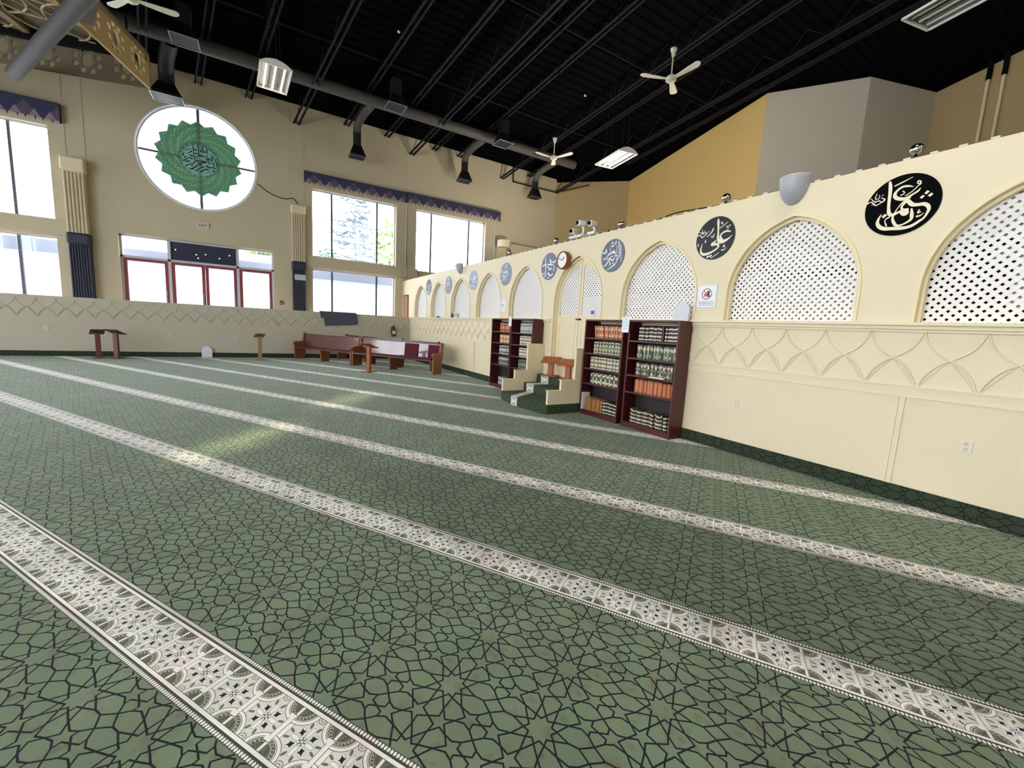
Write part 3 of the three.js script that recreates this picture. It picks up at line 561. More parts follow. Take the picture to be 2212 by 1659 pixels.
// white cameras over the clock
function cam(label, s, y, turn, tall) {
  const t = thing('security_camera', label, 'camera', [XP + 0.02, y, -s], turn, 'white cameras on the wall top');
  part('base', rbox(0.16, 0.05, 0.2, 0.015, 0, 0.025, 0), M.white, t);
  part('arm', tube([V(0, 0.04, 0), V(0.01, 0.04 + tall * 0.6, 0.03), V(0, 0.05 + tall, 0)], 0.022, 10, 8), M.white, t);
  part('head', rbox(0.19, 0.11, 0.12, 0.03, -0.03, 0.1 + tall, 0), M.white, t);
  part('lens', cyl(0.036, 0.04, 0.03, 0, 0, 0, 18).rotateZ(Math.PI / 2).translate(-0.13, 0.1 + tall, 0), M.black, t);
}
cam('white camera with black lens low on the wall top over the clock, leftmost of three', 7.12, 3.512, 0.2, 0.04);
cam('white camera on a tall curved arm, middle of the three over the door arch', 6.88, 3.512, -0.15, 0.17);
cam('white camera with dark slots, rightmost of the three over the door arch', 6.55, 3.512, 0.1, 0.1);
single('cable_box', 'small black plug on the wall top between the cameras and the silver ball', 'plug', merge([rbox(0.05, 0.04, 0.07, 0.01, XP + 0.05, 3.51, -6.1), rod(V(XP + 0.05, 3.5, -6.0), V(XP + 0.05, 3.495, -5.9), 0.008)]), M.black);
// notices
function paper(label, x, y, s, w, h, draw, name = 'paper_notice') {
  const m = new THREE.MeshPhysicalMaterial({ roughness: 0.5, map: texture(canvas(256, Math.round(256 * h / w), draw)) });
  const o = single(name, label, 'notice', new THREE.BoxGeometry(0.003, h, w), m); o.position.set(x, y, -s);
  return o;
}
const scribble = (x, x0, y0, wd, rows, gap, colour, lw = 4) => { x.strokeStyle = colour; x.lineWidth = lw; for (let k = 0; k < rows; k++) { let p = x0; while (p < x0 + wd) { const q = Math.min(x0 + wd, p + rr(10, 34)); x.beginPath(); x.moveTo(p, y0 + k * gap); x.lineTo(q, y0 + k * gap); x.stroke(); p = q + 7; } } };
paper('white notice with a crossed-out cup in a red circle, right of the second arch', XP - 0.004, 2.205, 3.89, 0.31, 0.33, (x, w, h) => {
  x.fillStyle = '#eef0f6'; x.fillRect(0, 0, w, h); x.strokeStyle = '#c9ccd8'; x.lineWidth = 5; x.strokeRect(3, 3, w - 6, h - 6);
  x.fillStyle = '#3b2e30'; x.beginPath(); x.moveTo(128, 75); x.lineTo(168, 70); x.lineTo(158, 145); x.lineTo(134, 145); x.fill(); x.fillStyle = '#b5655a'; x.fillRect(92, 105, 38, 34); x.fillStyle = '#59403c'; x.fillRect(160, 125, 20, 16);
  x.strokeStyle = '#8f2a38'; x.lineWidth = 9; x.beginPath(); x.arc(128, 110, 62, 0, 7); x.stroke(); x.beginPath(); x.moveTo(84, 66); x.lineTo(172, 154); x.stroke();
  scribble(x, 30, 205, 200, 3, 19, '#4a6aa0', 7);
});
paper('white notice with a small blue emblem between the fourth and fifth arches', XP - 0.004, 2.18, 9.99, 0.26, 0.31, (x, w, h) => { x.fillStyle = '#eceef6'; x.fillRect(0, 0, w, h); x.fillStyle = '#6f7cc0'; x.fillRect(100, 110, 60, 50); scribble(x, 50, 200, 150, 3, 26, '#b6bcd4', 6); });
paper('small blue and white card on the lattice of the pointed door', XP + 0.1, 1.98, 6.48, 0.12, 0.12, (x, w, h) => { x.fillStyle = '#dfe2f2'; x.fillRect(0, 0, w, h); x.fillStyle = '#4a55a8'; x.fillRect(40, 30, 176, 150); });
const slip = (x, w, h) => { x.fillStyle = '#edf0f6'; x.fillRect(0, 0, w, h); scribble(x, 30, 50, 190, 6, 52, '#5c86b8', 9); };
paper('white slip with blue lines hung between the two near bookcases', 5.335, 1.745, 5.13, 0.16, 0.26, slip);
paper('white slip with blue lines hung between the two far bookcases', 5.335, 1.76, 9.0, 0.14, 0.24, slip);
// sockets
[[3.25, 0.71, 'cream double socket low on the wall just right of the bookcases'], [1.02, 0.7, 'cream double socket low on the wall near the right edge'], [14.15, 0.86, 'cream socket low on the far part of the wall behind the benches'], [12.2, 0.86, 'cream socket low on the wall left of the far bookcases']].forEach(([s, y, label]) => {
  const t = thing('wall_socket', label, 'socket', [XP, y, -s], 0, 'sockets on the arched wall');
  part('plate', rbox(0.012, 0.125, 0.085, 0.004, -0.004, 0, 0), mat('#e6dcc0', 0.4), t);
  for (const k of [-1, 1]) { const o = part('outlet', rbox(0.006, 0.04, 0.034, 0.003, -0.011, k * 0.026, 0), M.offwhite, t); part('slot', merge([lim(-0.0152, -0.0138, k * 0.026, k * 0.026 + 0.012, -0.009, -0.006), lim(-0.0152, -0.0138, k * 0.026, k * 0.026 + 0.012, 0.006, 0.009), lim(-0.0152, -0.0138, k * 0.026 - 0.012, k * 0.026 - 0.006, -0.003, 0.003)]), M.black, o); }
});
// a brown leaf in the far doorway and things on the ledge
{
  const w = structGroup('door_5');
  part('door_leaf', lim(XP + 0.06, XP + 0.1, 0.02, 2.8, -18.93, -18.53), mat('#5a2f22', 0.5), w);
  part('door_panel', lim(XP + 0.055, XP + 0.095, 0.02, 2.8, -19.37, -18.93), mat('#b98a5c', 0.6), w);
}
single('knitted_hat', 'small dark hat lying on the ledge under the second arch from the far end', 'hat', new THREE.SphereGeometry(0.12, 18, 8, 0, Math.PI * 2, 0, Math.PI / 2).scale(0.6, 0.45, 1.2).translate(XP + 0.04, 1.845, -14.95), M.black);
{
  const t = thing('tissue_pack', 'little black and white pack on the ledge under the third arch from the far end', 'pack', [XP + 0.03, 1.85, -13.3]);
  part('box', rbox(0.08, 0.16, 0.18, 0.01, 0, 0.08, 0), M.white, t);
  part('print', merge([lim(-0.043, -0.0395, 0.02, 0.07, -0.08, -0.02), lim(-0.043, -0.0395, 0.08, 0.13, 0.0, 0.06), lim(-0.043, -0.0395, 0.03, 0.06, 0.03, 0.07)]), M.black, t);
  single('dark_bundle', 'dark round bundle beside the little pack on the ledge', 'bundle', new THREE.SphereGeometry(0.09, 14, 10).scale(0.5, 0.9, 1).translate(XP + 0.03, 1.93, -13.55), mat('#3d4658', 0.8));
}
{
  const g = extrude(shapeOf(archPts(0, 0.135, 0, 0.14, 0.29, 10)), 0.012, 0.002); onSide(g, 0);
  const o = single('arched_panel', 'pale translucent arch-shaped panel leaning on top of the nearest bookcase', 'panel', g, new THREE.MeshPhysicalMaterial({ color: '#e9ebf2', roughness: 0.5, transmission: 0.25, thickness: 0 }));
  o.position.set(5.55, 1.835, -4.22); o.rotation.z = -0.08;
}
// ---------------------------------------------------------------- bookcases and books
const CASE_H = 1.83, CASE_X = 5.357;
const SHELF_Y = [1.49, 1.2, 0.91, 0.62, 0.09];      // tops of the boards
function bookcase(label, s0, s1, xBack) {
  const t = thing('bookcase', label, 'bookcase', [CASE_X, 0, -s1], 0, 'dark red bookcases along the arched wall'), W = s1 - s0, D = xBack - CASE_X, T = 0.03;
  for (const z of [T / 2, W - T / 2]) part('side_panel', rbox(D, CASE_H, T, 0.003, D / 2, CASE_H / 2, z), M.caseWood, t);
  part('top_panel', rbox(D, T, W - 2 * T, 0.003, D / 2, CASE_H - T / 2, W / 2), M.caseWood, t);
  part('back_panel', lim(D - 0.012, D - 0.004, 0.06, CASE_H - T, T, W - T), M.caseBack, t);
  for (const y of SHELF_Y) part('shelf', rbox(D - 0.025, 0.028, W - 2 * T, 0.003, (D - 0.025) / 2 + 0.004, y - 0.014, W / 2), M.caseWood, t);
  part('plinth', lim(0.008, 0.03, 0, 0.062, T, W - T), M.caseWood, t);
  return t;
}
bookcase('dark red bookcase with its full side in view, right one of the near pair', 4.06, 5.07, XP - 0.016);
bookcase('dark red bookcase beside the carpeted steps, left one of the near pair', 5.185, 6.19, XP - 0.016);
bookcase('dark red bookcase partly behind the stair side, right one of the far pair', 8.0, 8.98, XP - 0.016);
bookcase('dark red bookcase with its foot in full view, left one of the far pair', 9.01, 10.0, XP - 0.016);
const bookGeo = {};
function bookProto(kind) {       // kind: [w, h, d, cover, band colour, bands, words]
  const [w, h, d, cover, bandC, bands] = kind;
  const key = `${w}|${h}`;
  const g = bookGeo[key] ??= {
    cover: merge([box(d, h, 0.003, d / 2, h / 2, -w / 2 + 0.0015), box(d, h, 0.003, d / 2, h / 2, w / 2 - 0.0015), box(0.004, h, w, 0.002, h / 2, 0)]),
    pages: box(d - 0.008, h - 0.012, w - 0.006, d / 2 + 0.001, h / 2, 0),
  };
  const o = new THREE.Group();
  part('cover', g.cover, cover, o); part('pages', g.pages, M.offwhite, o);
  if (bands.length) { const sb = part('spine_band', merge(bands.map(([y0, y1]) => box(0.0016, (y1 - y0) * h, w * 0.94, -0.0006, (y0 + y1) / 2 * h, 0))), bandC, o); sb.userData.kind = 'stuff'; }
  return o;
}
const C = (hex, r = 0.5) => mat(hex, r);
const INK = { brown: C('#2a1a18'), black: C('#17161a'), olive: C('#56604c'), cream: C('#cfc4a0'), gold: C('#bda96a', 0.4), pale: C('#d9d0bc'), orange: C('#b8683c'), peach: C('#d08a62'), green: C('#39463a'), grey: C('#7a7f78'), tan: C('#a2733f'), red: C('#7a3030'), silver: C('#b9bcb6'), rust: C('#8d4426'), sage: C('#8b957a') };
const ORD = ['first', 'second', 'third', 'fourth', 'fifth', 'sixth', 'seventh', 'eighth', 'ninth', 'tenth', 'eleventh', 'twelfth', 'thirteenth', 'fourteenth', 'fifteenth', 'sixteenth', 'seventeenth', 'eighteenth', 'nineteenth', 'twentieth', 'twenty-first', 'twenty-second', 'twenty-third', 'twenty-fourth', 'twenty-fifth'];
function shelfOf(s0, s1, y, kinds, words, lean = 0, label2) {   // fills from s1 (left) to s0 (right, towards the camera)
  let s = s1, first = {}, k = 0, n = 0;
  while (true) {
    const kd = kinds[k % kinds.length]; k++;
    if (typeof kd === 'number') { s -= kd; continue; }
    const w = kd[0]; if (s - w < s0) break;
    const id = kinds.indexOf(kd); let o;
    if (first[id]) { o = first[id].clone(); } else { o = first[id] = bookProto(kd); }
    o.name = numbered('book'); scene.add(o);
    o.position.set(CASE_X + 0.05 + rr(0, 0.022), y + (lean ? 0.003 : 0.0005), -(s - w / 2)); o.rotation.x = lean ? lean + rr(-0.02, 0.02) : 0;
    o.scale.set(1, rr(0.95, 1.02), 1);
    o.userData = { label: kd[6] + ', ' + ORD[n++] + ' from left, ' + words, category: 'book', group: 'books on the ' + words };
    s -= w + (lean ? 0.004 : 0.0012);
    if (k > 60) break;
  }
}
const three = [[0.12, 0.2], [0.45, 0.55], [0.78, 0.88]], two = [[0.14, 0.3], [0.68, 0.86]], four = [[0.08, 0.16], [0.3, 0.42], [0.58, 0.66], [0.84, 0.93]], one = [[0.6, 0.85]];
// near right case
shelfOf(4.1, 4.36, SHELF_Y[0], [[0.042, 0.235, 0.17, INK.brown, INK.pale, four, 'dark volume with pale spine bands']], 'top shelf past the divider, nearest bookcase');
shelfOf(4.42, 4.9, SHELF_Y[0], [[0.042, 0.235, 0.17, INK.brown, INK.pale, four, 'dark volume with pale spine bands']], 'top shelf long set, nearest bookcase');
single('book_divider', 'dark red upright divider between two sets on the top shelf of the nearest bookcase', 'divider', rbox(0.2, 0.24, 0.03, 0.002, 5.5, 1.611, -4.39), M.caseWood);
shelfOf(4.1, 4.9, SHELF_Y[1], [[0.036, 0.225, 0.17, INK.olive, INK.silver, two, 'olive volume with silver bands'], [0.036, 0.225, 0.17, INK.sage, INK.pale, one, 'sage green volume with a pale label'], [0.036, 0.225, 0.17, INK.olive, INK.silver, two, 'olive volume with silver bands'], [0.04, 0.225, 0.17, INK.green, INK.gold, one, 'dark green volume with a gold label'], [0.036, 0.225, 0.17, INK.sage, INK.pale, one, 'sage green volume with a pale label']], 'second shelf, nearest bookcase');
shelfOf(4.1, 4.9, SHELF_Y[2], [[0.036, 0.22, 0.17, INK.green, INK.gold, three, 'dark green volume with gold bands'], [0.036, 0.22, 0.17, INK.grey, INK.pale, two, 'grey volume with pale bands'], [0.036, 0.22, 0.17, INK.green, INK.gold, three, 'dark green volume with gold bands'], [0.038, 0.22, 0.17, INK.olive, INK.pale, one, 'olive volume with a pale label']], 'middle shelf, nearest bookcase');
shelfOf(4.1, 4.88, SHELF_Y[3], [[0.037, 0.225, 0.17, INK.orange, INK.rust, [[0.05, 0.1], [0.9, 0.95]], 'orange volume'], [0.037, 0.225, 0.17, INK.peach, INK.rust, [[0.05, 0.1], [0.9, 0.95]], 'peach coloured volume']], 'fourth shelf, nearest bookcase');
shelfOf(4.1, 4.94, SHELF_Y[4], [[0.046, 0.25, 0.18, INK.brown, INK.gold, four, 'brown volume with gold bands'], [0.04, 0.235, 0.17, INK.green, INK.pale, four, 'dark green volume with pale bands'], [0.04, 0.235, 0.17, INK.black, INK.pale, four, 'black volume with pale bands']], 'bottom shelf, nearest bookcase');
// near left case
shelfOf(5.23, 5.95, SHELF_Y[0], [[0.036, 0.225, 0.17, INK.peach, INK.rust, [[0.06, 0.12], [0.5, 0.56]], 'leaning peach volume'], [0.036, 0.225, 0.17, INK.orange, INK.pale, two, 'leaning orange volume']], 'top shelf, bookcase by the steps', -0.13);
shelfOf(5.23, 5.96, SHELF_Y[1], [[0.04, 0.225, 0.17, INK.cream, INK.green, three, 'cream volume with dark bands'], [0.036, 0.225, 0.17, INK.sage, INK.green, two, 'sage volume with dark bands']], 'second shelf, bookcase by the steps');
shelfOf(5.23, 6.02, SHELF_Y[2], [[0.04, 0.22, 0.17, INK.cream, INK.black, three, 'cream volume with black bands'], [0.04, 0.22, 0.17, INK.pale, INK.olive, three, 'pale volume with olive bands']], 'middle shelf, bookcase by the steps');
shelfOf(5.23, 5.98, SHELF_Y[3], [[0.036, 0.215, 0.17, INK.olive, INK.pale, two, 'olive volume with pale bands'], [0.036, 0.215, 0.17, INK.cream, INK.olive, one, 'cream volume with an olive label'], [0.036, 0.215, 0.17, INK.green, INK.pale, two, 'dark green volume with pale bands']], 'fourth shelf, bookcase by the steps');
shelfOf(5.6, 6.08, SHELF_Y[4], [[0.055, 0.24, 0.18, INK.tan, INK.brown, [], 'plain tan volume']], 'bottom shelf, bookcase by the steps');
shelfOf(5.23, 5.6, SHELF_Y[4], [[0.04, 0.24, 0.17, INK.black, INK.pale, four, 'black volume with pale bands']], 'bottom shelf, bookcase by the steps');
single('white_binder', 'thin white folder standing at the left of the bottom shelf by the steps', 'folder', rbox(0.2, 0.33, 0.016, 0.003, 5.46, 0.2565, -6.14), M.white);
{ const o = single('open_booklet', 'white booklet lying flat at the front of the middle shelf of the nearest bookcase', 'booklet', merge([box(0.045, 0.006, 0.3, 0.0225, 0.003, 0), box(0.042, 0.012, 0.28, 0.0225, 0.011, 0.01)]), M.white); o.position.set(5.363, 0.911, -4.42); o.rotation.y = 0.02; }
// far pair, a few pixels each
const farKinds = [
  [[0.05, 0.22, 0.17, INK.peach, INK.rust, two, 'peach volume']], [[0.05, 0.22, 0.17, INK.peach, INK.pale, two, 'pale orange volume']],
  [[0.055, 0.22, 0.17, INK.silver, INK.green, two, 'grey-green volume']], [[0.05, 0.23, 0.17, INK.grey, INK.pale, one, 'grey volume'], [0.05, 0.22, 0.17, INK.green, INK.silver, two, 'dark green volume']], [[0.06, 0.22, 0.17, INK.grey, INK.silver, two, 'grey volume']],
];
farKinds.forEach((k, i) => shelfOf(9.05, 9.62, SHELF_Y[i], k, ['top', 'second', 'middle', 'fourth', 'bottom'][i] + ' shelf, leftmost bookcase'));
const farKinds2 = [[[0.05, 0.23, 0.17, INK.silver, INK.grey, two, 'silver-grey volume']], [[0.05, 0.22, 0.17, INK.pale, INK.red, three, 'pale volume with red bands']], [[0.05, 0.22, 0.17, INK.pale, INK.green, three, 'pale volume with green bands']], [[0.055, 0.22, 0.17, INK.grey, INK.green, two, 'grey volume with green bands']]];
farKinds2.forEach((k, i) => shelfOf(8.05, 8.64, SHELF_Y[i], k, ['top', 'second', 'middle', 'fourth'][i] + ' shelf, bookcase behind the stair side'));

// ---------------------------------------------------------------- carpeted steps with stepped sides
{
  const t = thing('carpeted_steps', 'three green carpeted steps between cream stepped sides in front of the pointed door', 'steps');
  const zR = -6.25, zL = -7.96;
  const tread = (xf, bulge, y0, y1, za, zb, xb) => {
    const sh = new THREE.Shape(); sh.moveTo(xb, -za); sh.lineTo(xf, -za); sh.quadraticCurveTo(xf - bulge, -(za + zb) / 2, xf, -zb); sh.lineTo(xb, -zb);
    const g = new THREE.ExtrudeGeometry(sh, { depth: y1 - y0 - 0.06, bevelEnabled: true, bevelSize: 0.02, bevelThickness: 0.03, bevelSegments: 4, curveSegments: 16 });
    const uv = g.attributes.uv; for (let i = 0; i < uv.count; i++) uv.setXY(i, uv.getX(i) / CELL_U, uv.getY(i) / CELL_N);
    return g.rotateX(-Math.PI / 2).translate(0, y0 + 0.03, 0);
  };
  const steps = [[4.6, 0.24, 0, 0.19, zR + 0.0, zL - 0.0, 5.63], [5.17, 0.06, 0.17, 0.38, zR - 0.05, zL + 0.05, 5.63], [5.52, 0.04, 0.36, 0.57, zR - 0.05, zL + 0.05, 5.63]];
  const runner = [[-7.2, 0.24], [-7.62, 0.28], [-7.58, 0.28]];
  steps.forEach((a, i) => {
    const s = part('step', tread(...a), M.carpetPlain, t);
    const [zc, w] = runner[i], [xf, bl, , y1] = a, xN = xf - bl * 0.5 * (i ? 0.9 : 1) - 0.024, next = steps[i + 1];
    const g = new THREE.BoxGeometry(0.006, y1 - (i ? steps[i - 1][3] : 0), w).translate(xN - 0.0, (y1 + (i ? steps[i - 1][3] : 0)) / 2 + (i ? 0 : 0), zc);
    part('runner', g, M.stripe, s);
    if (next) { const x1 = next[0] - 0.05, q = new THREE.BoxGeometry(x1 - xN, 0.006, w).translate(0, 0, 0); const zn = runner[i + 1][0]; const p = q.attributes.position; for (let k = 0; k < p.count; k++) if (p.getX(k) > 0) p.setZ(k, p.getZ(k) + zn - zc); q.translate((xN + x1) / 2, y1 + 0.001, zc); part('runner', q, M.stripe, s); }
  });
  part('landing', lim(5.62, 5.76, 0.5, 0.57, zL + 0.3, zR - 0.1), M.carpetPlain, t);
  for (const [z, x0] of [[zR, 0], [zL, 0]]) {
    const pts = [[4.6, 0.185], [5.655, 0.185], [5.655, 1.25], [5.225, 1.25], [5.225, 0.645], [4.9, 0.645], [4.9, 0.445], [4.6, 0.445]];
    const g = extrude(shapeOf(pts), 0.05, 0.004).translate(0, 0, z - 0.025);
    const side = part('stair_side', g, M.cream, t);
    for (const cap of [lim(4.585, 4.915, 0.44, 0.458, z - 0.035, z + 0.035), lim(4.888, 5.24, 0.64, 0.658, z - 0.035, z + 0.035), lim(5.21, 5.655, 1.245, 1.265, z - 0.035, z + 0.035), lim(4.65, 4.95, 0.385, 0.393, z - 0.031, z + 0.031), lim(4.95, 5.28, 0.585, 0.593, z - 0.031, z + 0.031), lim(5.28, 5.6, 1.17, 1.178, z - 0.031, z + 0.031)]) part('side_cap', cap, M.creamTrim, side);
  }
}
// ---------------------------------------------------------------- book stands
function stand(label, pos, turn, h, wide, deep, m, fam) {
  const t = thing('book_stand', label, 'book stand', pos, turn, fam);
  part('base', rbox(deep * 0.9, 0.025, wide * 0.8, 0.006, 0, 0.0125, 0), m, t);
  part('post', rbox(0.09, h - 0.06, 0.12, 0.008, 0, 0.02 + (h - 0.06) / 2, 0), m, t);
  const top = part('desk', rbox(deep, 0.022, wide, 0.006), m, t); top.position.set(0, h - 0.01, 0); top.rotation.z = 0.33;
  part('lip', rbox(0.018, 0.035, wide, 0.004, -deep / 2 + 0.012, 0.016, 0), m, top);
}
const darkWood = mat('#6d4330', 0.5), stdWood = mat('#a1572f', 0.45);
stand('wooden post book stand by the low far wall, leftmost of the pair', [-4.38, 0, -17.75], -1.25, 0.82, 0.34, 0.48, darkWood, 'post book stands on the carpet');
stand('wooden post book stand by the low far wall, right of the pair', [-3.93, 0, -17.62], -1.9, 0.84, 0.34, 0.48, darkWood, 'post book stands on the carpet');
stand('pale-posted book stand standing just left of the long bench', [-0.06, 0, -17.4], -1.4, 0.88, 0.32, 0.46, mat('#a58461', 0.5), 'post book stands on the carpet');
stand('orange wood book stand standing in front of the benches', [2.86, 0, -13.37], -2.5, 0.84, 0.36, 0.48, stdWood, 'post book stands on the carpet');
stand('short orange wood book stand on the top step, left one', [5.5, 0.575, -7.4], 0.7, 0.37, 0.4, 0.36, stdWood, 'short stands on the top step');
stand('short orange wood book stand on the top step, right one against the stair side', [5.5, 0.575, -6.78], 0.5, 0.37, 0.4, 0.36, stdWood, 'short stands on the top step');
// ---------------------------------------------------------------- benches
function pew(label, s0, len, d, cushions) {      // s0: left end along the carpet rows from the right end of the front row; d: set back
  const L = len, p = V(4.62, 0, -12.4).addScaledVector(ST, s0).addScaledVector(SN, d);
  const t = thing('pew', label, 'bench', [p.x, 0, p.z], -57.4 * Math.PI / 180, 'wooden benches before the low wall');
  // side profile: x forward, y up
  const prof = new THREE.Shape(); prof.moveTo(0, 0); prof.lineTo(-0.42, 0); prof.lineTo(-0.47, 0.45); prof.lineTo(-0.52, 0.92); prof.absarc(-0.46, 0.94, 0.062, Math.PI, 0, true); prof.lineTo(-0.36, 0.7); prof.quadraticCurveTo(-0.3, 0.66, -0.1, 0.67); prof.quadraticCurveTo(0.05, 0.67, 0.03, 0.56); prof.quadraticCurveTo(-0.04, 0.5, 0, 0.4); prof.lineTo(0, 0);
  const end = extrude(prof, 0.055, 0.005, 8).rotateY(-Math.PI / 2);   // profile x -> local z
  for (const x of [0.06, L]) { const e = part('end_panel', end, M.pewEnd, t); e.position.x = x; }
  const leg = extrude(shapeOf([[0, 0], [-0.34, 0], [-0.4, 0.41], [0.04, 0.41]]), 0.06).rotateY(-Math.PI / 2);
  const m = part('middle_leg', leg, M.pewEnd, t); m.position.x = L / 2; m.position.z = -0.02;
  part('seat', rbox(L - 0.1, 0.04, 0.45, 0.012, L / 2, 0.43, -0.2), M.pewWood, t);
  const b = part('backrest', rbox(L - 0.1, 0.5, 0.03, 0.01), M.pewWood, t); b.position.set(L / 2, 0.7, -0.43); b.rotation.x = -0.1;
  part('top_rail', rbox(L - 0.1, 0.035, 0.06, 0.012, L / 2, 0.955, -0.455), M.pewWood, t);
  if (cushions) {
    part('seat_cushion', rbox(L * 0.44, 0.05, 0.43, 0.02, L * 0.75, 0.472, -0.19), M.maroon, t);
    part('seat_cushion', rbox(L * 0.48, 0.03, 0.43, 0.012, L * 0.27, 0.464, -0.19), M.maroon, t);
    for (const [x, w] of [[L * 0.655, 0.56], [L * 0.92, 0.48]]) { const c = part('back_cushion', rbox(w, 0.44, 0.05, 0.018), M.maroon, t); c.position.set(x, 0.7, -0.4); c.rotation.x = -0.1; }
  } else part('seat_cushion', rbox(L - 0.16, 0.03, 0.42, 0.012, L / 2, 0.464, -0.19), M.maroon, t);
}
pew('long brown wooden bench with maroon seat, left one of the front row', -6.62, 3.02, 0);
pew('brown wooden bench with two maroon back cushions, right one of the front row', -3.56, 3.56, 0, true);
pew('brown wooden bench half hidden behind the left front bench', -5.78, 3.0, 1.3);
pew('brown wooden bench half hidden behind the bench with maroon cushions', -3.6, 2.95, 0.7);
// ---------------------------------------------------------------- along the low wall
{
  const t = thing('fire_extinguisher', 'dark fire extinguisher hung on the low far wall behind the benches', 'extinguisher', [4.93, 0.98, ZL + 0.1]);
  part('cylinder', new THREE.LatheGeometry([[0, 0], [0.075, 0], [0.08, 0.02], [0.08, 0.3], [0.06, 0.36], [0.025, 0.39], [0, 0.39]].map((p) => new THREE.Vector2(...p)), 24), mat('#3a161a', 0.35), t);
  part('label', new THREE.CylinderGeometry(0.0815, 0.0815, 0.14, 20, 1, true, -0.9, 1.8).translate(0, 0.17, 0), M.offwhite, t);
  part('valve', merge([cyl(0.02, 0.025, 0.05, 0, 0.41, 0, 12), lim(-0.02, 0.09, 0.43, 0.445, -0.01, 0.01), lim(-0.02, 0.08, 0.46, 0.472, -0.01, 0.01)]), M.black, t);
  part('hose', tube([V(-0.02, 0.41, 0), V(-0.09, 0.4, 0.02), V(-0.11, 0.25, 0.04), V(-0.09, 0.1, 0.05)], 0.012, 16, 8), M.black, t);
  part('bracket', lim(-0.03, 0.03, 0.1, 0.3, -0.1, -0.075), M.metal, t);
}
{ // blanket thrown over the wall top: a draped sheet with thickness
  const P = [[2.06, 1.63], [2.02, 1.86], [3.38, 1.87], [3.43, 1.46], [3.3, 1.4], [2.2, 1.33], [2.17, 1.62]];
  const g = extrude(shapeOf(P), 0.03, 0.012).translate(0, 0, ZL + 0.03), back = rbox(1.36, 0.04, 0.24, 0.015, 2.7, 1.868, ZL - 0.07);
  single('dark_blanket', 'dark grey blanket thrown over the top of the low far wall', 'blanket', merge([g, back]), mat('#50515e', 0.95));
}
single('floor_marker', 'small white round-topped board standing on the carpet against the low wall', 'board', extrude(shapeOf(archPts(-1.68, 0.15, 0, 0.24, 0.39, 10).map(([a, b]) => [a, a === 0 ? b : Math.min(b, 0.24 + Math.sqrt(Math.max(0, 0.0225 - (a + 1.68) ** 2)))])), 0.03, 0.004).translate(0, 0, ZL + 0.05), mat('#dfe2ee', 0.5));
[[-6.2, 0.8, 'leftmost grey socket on the low far wall, at the left picture edge'], [-5.65, 0.86, 'grey socket on the low far wall left of the paired book stands'], [-2.7, 0.78, 'grey socket on the low far wall right of the paired book stands'], [-0.83, 0.76, 'grey socket on the low far wall above the white round-topped board']].slice(1).forEach(([x, y, label]) => {
  const t = thing('wall_socket', label, 'socket', [x, y, ZL], 0, 'sockets on the low wall');
  part('plate', rbox(0.085, 0.125, 0.012, 0.004, 0, 0, 0.004), M.offwhite, t);
  for (const k of [-1, 1]) part('outlet', rbox(0.034, 0.04, 0.006, 0.003, 0, k * 0.026, 0.011), M.grey, t);
});
// ---------------------------------------------------------------- on the far wall
function pilaster(label, x0, x1, y) {       // y: tops of wrap, flutes, capital
  const t = thing('pilaster', label, 'column', [(x0 + x1) / 2, 0, ZO + 0.002], 0, 'pilasters beside the entrance'), w = x1 - x0, d = 0.24;
  const fl = (y0, y1, m, n, r) => { const g = [lim(-w / 2, w / 2, y0, y1, 0, d - 0.02)]; for (let k = 0; k < n; k++) g.push(cyl(r, r, y1 - y0, -w / 2 + w * (k + 0.5) / n, (y0 + y1) / 2, d - 0.02, 10)); return merge(g); };
  part('wrap', fl(0, y[0] - 0.38, M.navyWrap, 8, w / 18), M.navyWrap, t);
  part('wrap_band', rbox(w + 0.06, 0.38, d + 0.06, 0.08, 0, y[0] - 0.19, d / 2 + 0.03, 4), M.navyWrap, t);
  part('shaft', fl(y[0], y[1], M.beige, 6, w / 14), M.beige, t);
  part('capital', rbox(w + 0.05, y[2] - y[1], d + 0.1, 0.05, 0, (y[1] + y[2]) / 2, d / 2 + 0.05, 4), M.cream, t);
  part('ledge', rbox(w + 0.02, 0.03, d + 0.06, 0.01, 0, y[1] - 0.02, d / 2 + 0.03), M.creamTrim, t);
  return t;
}
pilaster('fluted wall column with dark navy lower wrap, left of the entrance doors', -5.26, -4.75, [3.92, 5.82, 6.22]);
pilaster('fluted wall column with dark navy lower wrap and white notice, right of the entrance doors', 1.13, 1.6, [3.82, 5.68, 5.98]);
{ const t = thing('pilaster', 'short wall column with rounded cream capital at the far right window', 'column', [10.72, 0, ZO + 0.002]);
  part('shaft', lim(-0.27, 0.27, 0, 5.66, 0, 0.2), M.beige, t); part('capital', cyl(0.34, 0.34, 0.34, 0, 5.83, 0.34, 28), M.cream, t); }
{ const o = single('wall_notice', 'white notice taped on the dark wrap of the right wall column', 'notice', box(0.4, 0.22, 0.006), new THREE.MeshPhysicalMaterial({ roughness: 0.5, map: texture(canvas(128, 64, (x) => { x.fillStyle = '#c9ccd8'; x.fillRect(0, 0, 128, 64); scribble(x, 14, 18, 100, 3, 14, '#9aa0b4', 4); })) }));
  o.geometry = new THREE.BoxGeometry(0.4, 0.22, 0.006); o.position.set(1.4, 3.19, ZO + 0.275); }
